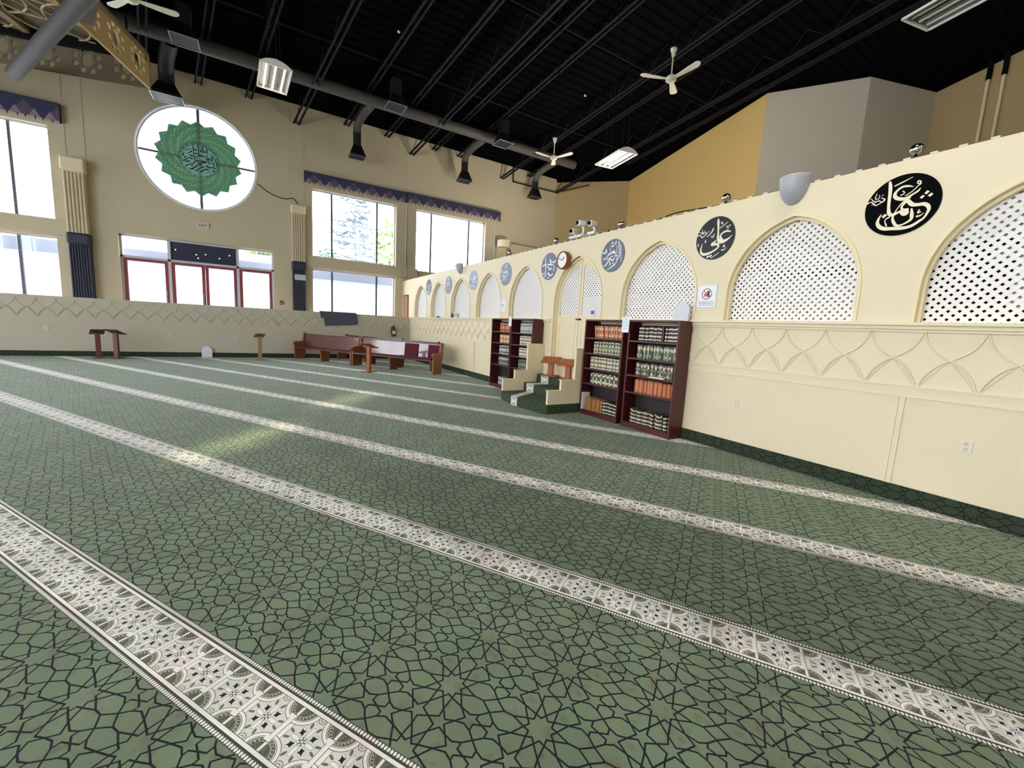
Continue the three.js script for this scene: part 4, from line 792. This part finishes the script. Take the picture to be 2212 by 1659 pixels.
// exit sign
{
  const t = thing('exit_sign', 'small pale EXIT sign on the wall between the round window and the doors', 'sign', [-1.74, 4.735, ZO]);
  part('case', rbox(0.36, 0.18, 0.05, 0.008, 0, 0, 0.025), M.offwhite, t);
  part('face', new THREE.PlaneGeometry(0.34, 0.16).translate(0, 0, 0.0515), new THREE.MeshPhysicalMaterial({ roughness: 0.5, map: texture(canvas(256, 120, (x) => { x.fillStyle = '#d6d0c8'; x.fillRect(0, 0, 256, 120); x.fillStyle = '#7a3a40'; x.font = 'bold 92px sans-serif'; x.textAlign = 'center'; x.textBaseline = 'middle'; x.fillText('EXIT', 128, 64); })) }), t);
}
{ const t = thing('fire_alarm', 'small red pull box on the wall right of the last red door', 'alarm', [0.72, 2.14, ZO]);
  part('box', rbox(0.12, 0.16, 0.05, 0.01, 0, 0, 0.025), mat('#8d2a28', 0.4), t); part('handle', rbox(0.08, 0.03, 0.02, 0.005, 0, -0.02, 0.058), M.offwhite, t); }
// pelmets with zigzag hem
function pelmet(label, x0, x1, y0, y1, pitch) {
  const t = thing('valance', label, 'valance', [x0, y0, ZO + 0.02], 0, 'navy zigzag valances over the windows'), w = x1 - x0, n = Math.round(w / pitch), p = w / n;
  const pts = [[0, y1 - y0], [0, -0.02]]; for (let k = 0; k < n; k++) pts.push([k * p + p * 0.06, 0.05], [k * p + p * 0.5, 0.05], [k * p + p * 0.56, -0.05], [k * p + p * 0.62, 0.05], [k * p + p * 0.94, 0.05], [(k + 1) * p, -0.05]);
  pts.push([w, y1 - y0]);
  const m = new THREE.MeshPhysicalMaterial({ roughness: 0.95, map: texture(canvas(256, 256, (x) => {
    x.fillStyle = '#3a3c58'; x.fillRect(0, 0, 256, 256);
    x.fillStyle = '#5f5066'; x.beginPath(); x.moveTo(20, 226); x.lineTo(128, 40); x.lineTo(236, 226); x.fill();
    x.fillStyle = '#8d8292'; for (const c of [58, 198]) { x.beginPath(); x.moveTo(c - 44, 228); x.lineTo(c, 130); x.lineTo(c + 44, 228); x.fill(); }
    speckle(x, 256, 256, 20);
  }), true) });
  const g = extrude(shapeOf(pts), 0.02), uv = g.attributes.uv; for (let i = 0; i < uv.count; i++) uv.setXY(i, uv.getX(i) / (2 * p), (uv.getY(i) + 0.02) / (y1 - y0 + 0.02));
  part('cloth', g.translate(0, 0, 0.14), m, t);
  part('board', merge([lim(0, w, y1 - y0 - 0.03, y1 - y0, 0, 0.14), lim(0, 0.02, 0.03, y1 - y0, 0, 0.14), lim(w - 0.02, w, 0.03, y1 - y0, 0, 0.14)]), mat('#2c2e48', 0.9), t);
}
pelmet('navy valance with brown triangles over the window with the tree', 1.6, 5.7, 6.93, 7.37, 0.36);
pelmet('navy valance with brown triangles over the window at the far right', 5.75, 10.57, 6.95, 7.4, 0.36);
pelmet('navy valance with brown triangles over the window at the left picture edge', -9.3, -5.22, 7.2, 7.76, 0.38);
single('wall_pipe', 'thin white conduit running up the pier between the two right windows', 'pipe', merge([rod(V(5.76, 4.1, ZO + 0.03), V(5.76, 6.95, ZO + 0.03), 0.022), lim(5.735, 5.785, 3.66, 4.1, ZO + 0.12, ZO + 0.14)]), M.offwhite);
single('wall_pipe', 'thin white conduit between the far right window and its wall column', 'pipe', rod(V(10.35, 5.0, ZO + 0.03), V(10.35, 6.95, ZO + 0.03), 0.022), M.offwhite);
single('wall_cable', 'thin dark cable sagging from the round window to the right wall column', 'cable', tube([V(0.02, 6.55, ZO + 0.02), V(0.4, 6.3, ZO + 0.02), V(0.9, 6.18, ZO + 0.02), V(1.2, 6.25, ZO + 0.03), V(1.35, 6.05, ZO + 0.2)], 0.014, 24, 6), M.black);
single('hanging_rail', 'black square rail frame hanging below the ceiling at the right end of the far wall', 'rail', merge([rod(V(11.24, 9.75, ZO + 0.08), V(11.24, 9.04, ZO + 0.08), 0.03), rod(V(11.24, 9.04, ZO + 0.08), V(14.0, 9.08, ZO + 0.08), 0.03), rod(V(14.0, 9.08, ZO + 0.08), V(15.4, 9.5, -18.3), 0.03), rod(V(12.6, 9.75, ZO + 0.08), V(12.6, 9.06, ZO + 0.08), 0.02)]), M.joist);
// green lettered star hung in the round window
{
  const [cx, cy] = CIRC, t = thing('window_medallion', 'green many-pointed star panel with dark calligraphy in the round window', 'medallion', [cx, cy + 0.02, ZO - 0.095]);
  const star = (n, R, r) => { const p = []; for (let k = 0; k < 2 * n; k++) { const a = Math.PI * k / n + 0.187; p.push([(k % 2 ? r : R) * Math.cos(a), (k % 2 ? r : R) * Math.sin(a)]); } return shapeOf(p); };
  const map = texture(canvas(1024, 1024, (x, w) => {
    x.fillStyle = '#5f8a74'; x.fillRect(0, 0, w, w); x.translate(512, 512);
    for (let ring = 0; ring < 16; ring++) for (let k = 0; k < 48; k++) {   // fine woven ornament, leaf by leaf
      const r = 250 + ring * 17, a = (k + (ring % 2) / 2) * Math.PI / 24;
      x.save(); x.rotate(a); x.translate(r, 0); x.rotate(ring % 2 ? 0.8 : -0.8);
      x.fillStyle = ['#6f9a80', '#97a888', '#4a7864', '#a9bea2', '#5f8c74'][(ring * 7 + k * 3) % 5]; x.beginPath(); x.ellipse(0, 0, 13, 5, 0, 0, 7); x.fill();
      x.strokeStyle = '#a7bd94'; x.lineWidth = 1.6; x.stroke(); x.restore();
    }
    x.strokeStyle = '#9fb9ae'; x.lineWidth = 8; x.beginPath(); for (let k = 0; k <= 36; k++) { const a = Math.PI * k / 18 + 0.187, r = (k % 2 ? 442 : 496); x.lineTo(r * Math.cos(a), -r * Math.sin(a)); } x.stroke();
    x.setTransform(1, 0, 0, 1, 0, 0); speckle(x, w, w, 34);
  }));
  const uvs = (g, R) => { const p = g.attributes.position, uv = g.attributes.uv; for (let i = 0; i < p.count; i++) uv.setXY(i, 0.5 + p.getX(i) / (2 * R), 0.5 + p.getY(i) / (2 * R)); return g; };
  part('star_panel', uvs(extrude((() => { const s = star(18, 1.29, 1.15), h = new THREE.Path(); h.absarc(0, -0.05, 0.515, 0, Math.PI * 2, true); s.holes.push(h); return s; })(), 0.006), 1.31), new THREE.MeshPhysicalMaterial({ map, roughness: 0.9, transmission: 0.42, thickness: 0 }), t);
  part('letter_panel', uvs(extrude(star(20, 0.6, 0.52), 0.006).translate(0, -0.05, 0.008), 0.6), new THREE.MeshPhysicalMaterial({ roughness: 0.9, transmission: 0.4, thickness: 0, map: texture(canvas(512, 512, (x, w) => { x.fillStyle = '#86a89b'; x.fillRect(0, 0, w, w); x.setTransform(w / 200, 0, 0, -w / 200, w / 2, w / 2 + 20); brush(x, CAL_WINDOW, '#0d2b28'); })) }), t);
}
// ---------------------------------------------------------------- roof joists
const JD = V(0.191, SLOPE, 1);
function joist(x, deep, label) {
  const a = V(x, 0, ZO + 0.1), len = 26, t = thing('roof_joist', label, 'joist', [x, ceilY(ZO) - deep, ZO + 0.02], 0, 'black bar joists under the sloping deck');
  const e = JD.clone().multiplyScalar(len), off = V(0.085, 0, -0.016);
  for (const s of [-1, 1]) part('chord', bar(off.clone().multiplyScalar(s), e.clone().addScaledVector(off, s), 0.055, 0.06), M.joist, t);
  const g = [], n = Math.round(len / (deep > 0.4 ? 1.3 : 0.7));
  for (let k = 0; k < n; k++) { const p = JD.clone().multiplyScalar(len * k / n), q = JD.clone().multiplyScalar(len * (k + 0.5) / n).add(V(0, deep - 0.03, 0)), r = JD.clone().multiplyScalar(len * (k + 1) / n); g.push(rod(p, q, 0.012, 5), rod(q, r, 0.012, 5)); }
  part('web', merge(g), M.joist, t);
}
[[-12.4, 'far left outside the picture'], [-7.8, 'left outside the picture'], [-3.2, 'behind the patterned canopy'], [1.36, 'right of the ribbed lamp'], [5.95, 'over the middle of the tree window'], [10.6, 'left of the hanging rail frame'], [14.0, 'at the rail frame corner']].forEach(([x, w]) => joist(x, 0.68, 'deep black bar joist ending on the far wall, ' + w));
[[-10.9, 'first'], [-9.4, 'second'], [-6.2, 'third'], [-4.7, 'fourth'], [-1.7, 'fifth'], [-0.2, 'sixth'], [3.2, 'seventh'], [4.85, 'eighth'], [7.0, 'ninth'], [8.23, 'tenth'], [12.2, 'last']].forEach(([x, w]) => joist(x, 0.22, `shallow black bar joist tight under the sloping deck, ${w} from the left`));
[16.2].forEach((x, i) => { const t = thing('roof_joist', 'deep black bar joist on the right over the mustard wall', 'joist', [x, ceilY(-16.5) - 0.2, -16.5], 0, 'black bar joists over the right side'); const e = JD.clone().multiplyScalar(23); for (const s of [-1, 1]) part('chord', bar(V(0.085 * s, 0, 0), e.clone().add(V(0.085 * s, 0, 0)), 0.055, 0.06), M.joist, t); const g = []; for (let k = 0; k < 18; k++) { const p = e.clone().multiplyScalar(k / 18), q = e.clone().multiplyScalar((k + 0.5) / 18).add(V(0, 0.17, 0)), r = e.clone().multiplyScalar((k + 1) / 18); g.push(rod(p, q, 0.014, 5), rod(q, r, 0.014, 5)); } part('web', merge(g), M.joist, t); });
single('bridging_rod', 'thin black rod tying the roof joists across the dark ceiling, lower one', 'rod', rod(V(-12, ceilY(-15.8) - 0.16, -15.8), V(17, ceilY(-15.8) - 0.16, -15.8), 0.016, 6), M.joist);
single('bridging_rod', 'thin black rod tying the roof joists across the dark ceiling, upper one', 'rod', rod(V(-12, ceilY(-12) - 0.16, -12), V(17, ceilY(-12) - 0.16, -12), 0.016, 6), M.joist);
// ---------------------------------------------------------------- ducts
{
  const t = thing('air_duct', 'long grey air duct running under the ceiling along the far wall', 'duct');
  part('pipe', rod(V(-9, 9.72, -17.2), V(13.4, 9.72, -17.2), 0.2, 18), M.duct, t);
  for (const x of [-6, -3, 0, 3, 6, 9, 12]) part('collar', cyl(0.213, 0.213, 0.05, 0, 0, 0, 18).rotateZ(Math.PI / 2).translate(x, 9.72, -17.2), M.duct, t);
}
const OUTLET_AT = ['left of all, above the round window', 'left of the tree window', 'above the far right window', 'rightmost, by the hanging rail'];
[[-2.45, 8.45], [3.47, 8.08], [8.18, 8.17], [12.08, 8.22]].forEach(([x, yb], i) => {
  const t = thing('duct_outlet', 'black downward duct outlet with flared mouth, ' + OUTLET_AT[i], 'duct outlet', [x, yb, -18.6], 0, 'black duct outlets along the far wall');
  const w = i ? 0.3 : 0.42, g = new THREE.CylinderGeometry(w * 0.72, w * 1.32, 0.36, 4, 1).rotateY(Math.PI / 4).scale(1, 1, 0.8).translate(0, 0.26, 0);
  part('mouth', merge([g, new THREE.BoxGeometry(w * 1.95, 0.07, w * 1.6).translate(0, 0.045, 0)]), M.blackDuct, t);
  part('drop', cyl(w * 0.5, w * 0.5, 9.05 - yb - 0.4, 0, 0.42 + (9.05 - yb - 0.4) / 2, 0, 18), M.blackDuct, t);
  part('elbow', tube([V(0, 9.0 - yb, 0), V(0, 9.25 - yb, 0.08), V(0.12, 9.5 - yb, 0.6), V(0.3, 9.66 - yb, 1.28)], w * 0.5, 14, 16), i ? M.duct : M.blackDuct, t);
  part('rim', merge([lim(-w, w, 0, 0.012, -w * 0.82, -w * 0.78), lim(-w, w, 0, 0.012, w * 0.78, w * 0.82), lim(-w, -w + 0.02, 0, 0.012, -w * 0.8, w * 0.8), lim(w - 0.02, w, 0, 0.012, -w * 0.8, w * 0.8)]), M.metal, t);
});
[[-1.69, 9.27, -16.3, 'left one, near the hanging lamp'], [4.37, 9.31, -16.3, 'over the middle of the grey duct'], [8.87, 9.22, -16.3, 'over the right of the grey duct']].forEach(([x, y, z, w]) => {
  const t = thing('vent_hood', 'black vent hood with a thin bright rim, ' + w, 'vent hood', [x, y, z], 0, 'black vent hoods on the duct');
  part('hood', merge([new THREE.CylinderGeometry(0.24, 0.46, 0.4, 4, 1).rotateY(Math.PI / 4).translate(0, 0.2, 0), new THREE.BoxGeometry(0.34, 0.6, 0.34).translate(0, 0.62, 0)]), M.blackDuct, t);
  part('rim', merge([rod(V(-0.33, 0, 0.33), V(0.33, 0, 0.33), 0.012, 6), rod(V(-0.33, 0, -0.33), V(0.33, 0, -0.33), 0.012, 6), rod(V(-0.33, 0, -0.33), V(-0.33, 0, 0.33), 0.012, 6), rod(V(0.33, 0, -0.33), V(0.33, 0, 0.33), 0.012, 6)]), M.metal, t);
});
{ // two black pipes on the end wall
  [[-5.75, 'left'], [-5.34, 'right']].forEach(([z, w]) => { const t = thing('wall_conduit', `cream conduit with black bent top on the dim right-hand end wall, ${w} one of two`, 'conduit', [24.4, 0, z]); part('pipe', rod(V(0, 8, 0), V(0, 12.1, 0), 0.055, 10), M.cream, t); part('bend', tube([V(0, 12.1, 0), V(0, 12.6, 0), V(-0.3, 13.05, 0), V(-1.2, 13.2, -0.1), V(-2.5, 13.3, -0.3)], 0.08, 20, 10), M.black, t); });
}
// ---------------------------------------------------------------- hanging lamps
const glow = new THREE.MeshStandardMaterial({ color: '#f4f2e8', emissive: new THREE.Color('#fff3dc'), emissiveIntensity: 1.6 });
const reflector = mat('#b9b8ad', 0.25, { metalness: 0.9 });
const capShape = (() => { const s = new THREE.Shape(); s.moveTo(-0.3, 0); s.lineTo(0.3, 0); s.quadraticCurveTo(0.2, 0.1, 0, 0.12); s.quadraticCurveTo(-0.2, 0.1, -0.3, 0); return s; })();
const LIN = 1.18, UP = 1.4;
function lamp(label, x, y, z, turn, lit, up) {
  const t = thing('hanging_lamp', label, 'lamp', [x, y, z], turn, 'long hanging lamps under the ceiling');
  // housing: an arched trough, open below, closed by arched ends
  const arc = (o) => new THREE.QuadraticBezierCurve3(V(-0.3 + o, 0, 0), V(0, 0.24 - 2 * o, 0), V(0.3 - o, 0, 0)).getPoints(12);
  const out = arc(0), inn = arc(0.008).reverse();
  const tr = shapeOf([...out, ...inn].map((p) => [p.x, p.y]));
  part('housing', extrude(tr, LIN).translate(0, 0, -LIN / 2), M.grey, t);
  for (const s of [-1, 1]) part('end_cap', extrude(capShape, 0.02).translate(0, 0, s * LIN / 2 - 0.01), M.white, t);
  part('rim', merge([lim(-0.31, -0.285, -0.02, 0.012, -LIN / 2, LIN / 2), lim(0.285, 0.31, -0.02, 0.012, -LIN / 2, LIN / 2), lim(-0.31, 0.31, -0.02, 0.012, LIN / 2 - 0.02, LIN / 2 + 0.01), lim(-0.31, 0.31, -0.02, 0.012, -LIN / 2 - 0.01, -LIN / 2 + 0.02)]), M.white, t);
  for (let k = 0; k < 3; k++) {
    const xx = (k - 1) * 0.175;
    for (const s of [-1, 1]) part('reflector', bar(V(xx + s * 0.045, 0.03, -LIN / 2 + 0.02), V(xx + s * 0.045, 0.03, LIN / 2 - 0.02), 0.05, 0.004).rotateZ(0), reflector, t);
    part('tube_lamp', cyl(0.019, 0.019, LIN - 0.1, 0, 0, 0, 12).rotateX(Math.PI / 2).translate(xx, 0.012, 0), lit ? glow : M.offwhite, t);
    if (lit && !up) { const L = new THREE.RectAreaLight(new THREE.Color(1, 0.96, 0.88), LAMP_LEVEL, 0.05, LIN - 0.12); L.position.set(xx, -0.012, 0); L.rotation.x = -Math.PI / 2; L.castShadow = true; t.add(L); }
  }
  if (up) {   // added upward light, only for the unseen lamps that brighten the upper walls
    part('added_upper_tube', cyl(0.03, 0.03, LIN - 0.1, 0, 0, 0, 12).rotateX(Math.PI / 2).translate(0, 0.16, 0), glow, t);
    const L = new THREE.RectAreaLight(new THREE.Color(1, 0.93, 0.8), LAMP_LEVEL * UP, 0.3, LIN - 0.12); L.position.set(0, 0.2, 0); L.rotation.x = Math.PI / 2; t.add(L);
  }
  const rise = ceilY(z) - y - 0.04;
  const w = []; for (const sz of [-1, 1]) { w.push(rod(V(0.1, 0.1, sz * 0.42), V(0, rise, sz * 0.3), 0.0045, 5), rod(V(-0.1, 0.1, sz * 0.42), V(0, rise, sz * 0.3), 0.0045, 5)); }
  if (up) part('post', cyl(0.03, 0.03, y - 0.02, 0, -y / 2 - 0.005, 0, 10), M.joist, t); else part('hanging_wire', merge(w), M.joist, t);
}
lamp('long ribbed lamp hanging end-on at the upper left below a dark joist', 0.38, 6.88, -11.6, 0.05, true);
lamp('long white tube lamp hanging in front of the mustard wall corner', 8.8, 6.53, -9.4, -0.155, true);
lamp('long chrome-lined lamp cut by the top right picture edge', 8.54, 6.5, -2.38, -0.227, false);
// rows of the same lamps go on over the rest of the hall, above and behind the camera
[[0, -2.2, 'just over the camera'], [0.6, 4, 'behind the camera, middle row'], [-6, -5, 'left of the picture, middle of the row'], [-6, 1, 'left of the picture, nearest of the row'], [5.2, 3.4, 'behind the camera over the arched wall'], [-11, -8, 'far left of the picture, farther of two'], [-11, -2, 'far left of the picture, nearer of two'], [4.2, -1.6, 'over the camera on the right']].forEach(([x, z, w]) => lamp('long white tube lamp outside the picture, ' + w, x, 6.6, z, 0.1, true));
// unseen uplights added behind the arched wall to brighten the walls above it
[[10.5, 4.2, -15.5, 'farthest'], [11, 4.3, -12, 'second farthest'], [11.5, 4.4, -8.5, 'middle'], [13, 4.8, -5, 'second nearest'], [15, 5, -1.5, 'nearest']].forEach(([x, y, z, w]) => lamp('added unseen uplight on a post behind the arched wall, ' + w + ' of five', x, y, z, 0.1, true, true));
// ---------------------------------------------------------------- ceiling fans
const blade = (() => { const s = new THREE.Shape(); s.moveTo(0.08, -0.03); s.quadraticCurveTo(0.3, -0.065, 0.62, -0.075); s.quadraticCurveTo(0.7, -0.05, 0.68, 0.02); s.quadraticCurveTo(0.64, 0.085, 0.56, 0.08); s.quadraticCurveTo(0.3, 0.06, 0.08, 0.035); return s; })();
function fan(label, x, y, z, turn) {
  const t = thing('ceiling_fan', label, 'fan', [x, y, z], turn, 'white three-bladed ceiling fans');
  const m = mat('#ddd8c0', 0.45);
  part('motor', new THREE.LatheGeometry([[0, -0.07], [0.06, -0.065], [0.11, -0.03], [0.115, 0.03], [0.08, 0.06], [0.035, 0.08], [0.02, 0.12], [0, 0.12]].map((p) => new THREE.Vector2(...p)), 28), m, t);
  part('rod', cyl(0.014, 0.014, 0.4, 0, 0.3, 0, 10), m, t);
  part('canopy', new THREE.LatheGeometry([[0, 0.46], [0.035, 0.46], [0.045, 0.52], [0.07, 0.58], [0.07, 0.61], [0, 0.61]].map((p) => new THREE.Vector2(...p)), 20), m, t);
  const up = ceilY(z) - y;
  part('hanger', rod(V(0, 0.6, 0), V(0, up, 0), 0.012, 6), M.black, t);
  const g = extrude(blade, 0.008, 0.002).rotateX(-Math.PI / 2), p = g.attributes.position; for (let i = 0; i < p.count; i++) p.setY(i, p.getY(i) + 0.09 * Math.max(0, p.getX(i) - 0.1) ** 2 + p.getZ(i) * 0.12); g.computeVertexNormals();
  for (let k = 0; k < 3; k++) { const b = part('blade', g, m, t); b.rotation.y = k * Math.PI * 2 / 3; }
}
// turn: direction of the first blade, measured from straight ahead
fan('white ceiling fan high over the middle of the arched wall, larger one', 7.8, 7.16, -6.8, Math.PI / 2 - (57 * Math.PI / 180));
fan('white ceiling fan far off near the far right corner, smaller one', 8.3, 7.16, -11.75, Math.PI / 2 - (35 * Math.PI / 180));
fan('white ceiling fan cut by the top picture edge near the patterned canopy', -1.87, 7.1, -10.79, 0.1);
[[845, 78, 'left'], [1297, 183, 'right']].forEach(([, , w], i) => single('sprinkler_head', `tiny bright sprinkler head under the dark deck, ${w} one`, 'sprinkler', new THREE.SphereGeometry(0.05, 12, 8).translate(...(i ? [9.3, 9.3, -11.6] : [3.6, 9.9, -13.2])), M.chrome));
// ---------------------------------------------------------------- patterned canopy at the upper left
{
  const t = thing('patterned_canopy', 'square tan fretwork canopy with lattice underside hanging at the upper left', 'canopy', [-2.42, 7.5, -15.64], 0);
  const e1 = V(-0.2755, 0, 0.9613), e2 = V(-0.9613, 0, -0.2755), S = 6, H = 0.84;
  const fret = (len) => {
    const sh = shapeOf(rectPts(0, len, 0, H)), n = Math.floor(len / 0.86);
    for (let k = 0; k < n; k++) {
      const c = 0.5 + k * 0.86, y = H / 2 + 0.02;
      const oval = (x, yy, rx, ry, rot = 0) => { const p = new THREE.Path(); p.absellipse(x, yy, rx, ry, 0, Math.PI * 2, true, rot); sh.holes.push(p); };
      oval(c, y, 0.13, 0.17);
      for (let q = 0; q < 8; q++) { const a = q * Math.PI / 4 + Math.PI / 8; oval(c + 0.265 * Math.cos(a), y + 0.265 * Math.sin(a), 0.07, 0.07); }
    }
    return extrude(sh, 0.05, 0, 10);
  };
  const place = (g, d) => g.applyMatrix4(new THREE.Matrix4().makeBasis(d, V(0, 1, 0), new THREE.Vector3().crossVectors(d, V(0, 1, 0))));
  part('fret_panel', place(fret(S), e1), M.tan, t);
  part('fret_panel', place(fret(S), e2), M.darkTan, t);  // darker copy of the tan: the shade of this side is put into its colour
  const P = (a, b, y) => e1.clone().multiplyScalar(a).addScaledVector(e2, b).setY(y);
  // lattice underside at the top of the frets: overlapping flat rings between ribs, with a lining above
  const basis = new THREE.Matrix4().makeBasis(e1, V(0, 1, 0), e2);
  const g = [];
  for (let a = 0.55; a < 5; a += 0.75) for (let b = 0.55; b < 5; b += 0.75) { const r = new THREE.TorusGeometry(0.72, 0.024, 5, 32).rotateX(Math.PI / 2).translate(a + 0.3, H - 0.04, b + 0.3); g.push(r); }
  const ring = merge(g).applyMatrix4(basis);
  part('tracery', ring, mat('#a69474', 0.7), t);
  part('lining', box(S, 0.03, S, S / 2, H + 0.05, S / 2).applyMatrix4(basis), mat('#6b5f4a', 0.8), t);
  for (let k = 0; k <= 2; k++) { part('rib', bar(P(k * 2.4 + 0.06, 0, H - 0.05), P(k * 2.4 + 0.06, S, H - 0.05), 0.16, 0.1), mat('#8a7552', 0.7), t); part('rib', bar(P(0, k * 2.4 + 0.06, H - 0.055), P(S, k * 2.4 + 0.06, H - 0.055), 0.16, 0.1), mat('#8a7552', 0.7), t); }
  part('edge_beam', bar(P(0.12, 0, 0.75), P(0.12, S, 0.75), 0.12, 0.22), M.black, t);
  for (const [a, b] of [[0.3, 0.3], [5.6, 0.3], [0.3, 5.6], [5.6, 5.6]]) part('hanger', rod(P(a, b, H), P(a, b, 2.6 + a * 0.2), 0.02, 6), M.black, t);
}
single('canopy_pipe', 'fat grey pipe crossing below the patterned canopy', 'pipe', rod(V(-5.2, 7.3, -16.4), V(-2.3, 7.35, -11.0), 0.15, 20), M.greyPipe);
single('canopy_box', 'dark brown box beam end beside the fat grey pipe under the canopy', 'beam', bar(V(-2.98, 7.62, -13.0), V(-2.5, 7.75, -11.6), 0.2, 0.34), M.darkTan);
// ---------------------------------------------------------------- outside
struct('ground', lim(-60, 70, -0.5, -0.1, -90, ZO - 0.6), mat('#d9d7d2', 0.9));
single('added_white_wall', 'white wall added outside to fill the lower windows with plain white', 'wall', merge([lim(-40, 40, -0.1, 4.6, -26.3, -26), lim(-40, 40, 4.6, 4.7, -26.4, -25.9)]), mat('#f0f0f0', 0.9));  // no known wall: added so the lower windows look out on white
single('outside_awning', 'pale blue-grey awning seen through the lower windows outside', 'awning', merge([lim(-13, 12, 3.32, 3.75, -22.2, -20.6)]), mat('#98a6c6', 0.7));
function conifer(label, x, z, h, r) {
  const t = thing('conifer', label, 'tree', [x, 0, z]);
  part('trunk', cyl(0.05, 0.26, h, 0, h / 2, 0, 10), mat('#74777f', 0.9), t);
  const br = [], fo = [];
  for (let y = h * 0.14; y < h * 0.97; y += 0.36) { const R = r * (1 - y / h) + 0.25, n = 6; for (let k = 0; k < n; k++) { const a = rr(0, 6.28), L = R * rr(0.4, 1.1), d = V(Math.cos(a), 0, Math.sin(a)), p = V(0, y, 0), q = d.clone().multiplyScalar(L).setY(y + L * rr(-0.12, 0.2)); br.push(rod(p, q, 0.022, 5));
    for (let j = 0; j < 6; j++) { const f = rr(0.3, 1), c = p.clone().lerp(q, f); fo.push(new THREE.ConeGeometry(0.07, rr(0.35, 0.7), 5).rotateZ(Math.PI / 2 + rr(-0.4, 0.4)).rotateY(-a + rr(-0.7, 0.7)).translate(c.x, c.y + rr(-0.06, 0.03), c.z)); } } }
  part('branch', merge(br), mat('#666e7a', 0.9), t);
  const f = part('needles', merge(fo), mat('#6c7884', 0.9), t); f.userData.kind = 'stuff';
}
conifer('tall sparse grey-blue conifer outside the window with the navy valance', 5.6, -31, 15, 3.0);
function leafy(label, x, y, z, r, h, colour) {
  const t = thing('leafy_tree', label, 'tree', [x, 0, z]);
  part('trunk', cyl(0.06, 0.16, y, 0, y / 2, 0, 8), mat('#4d4c46', 0.9), t);
  const g = []; for (let k = 0; k < 420; k++) { const a = rr(0, 6.28), b = Math.acos(rr(-1, 1)), q = Math.cbrt(rnd()); g.push(new THREE.CircleGeometry(rr(0.1, 0.22), 5).rotateX(rr(0, 3)).rotateY(rr(0, 6)).translate(q * r * Math.sin(b) * Math.cos(a), y + q * h * Math.cos(b), q * r * Math.sin(b) * Math.sin(a))); }
  const f = part('leaves', merge(g), new THREE.MeshPhysicalMaterial({ color: new THREE.Color(colour), roughness: 0.9, transmission: 0.35, thickness: 0, side: THREE.DoubleSide }), t); f.userData.kind = 'stuff';
}
leafy('yellow-green leafy tree outside the right pane of the tree window', 8.8, 6.3, -34, 1.4, 3.4, '#6a7a44');
leafy('pale green leafy bush outside the left pane of the tree window', 4.9, 5.6, -38.5, 1.2, 1.8, '#55705e');
leafy('green leafy bush outside the glass over the last red door', 0.6, 4.6, -31, 1.6, 1.6, '#55683f');

scene.traverse((o) => { if (o.isLight) o.castShadow = true; });
renderer.render(scene, camera);
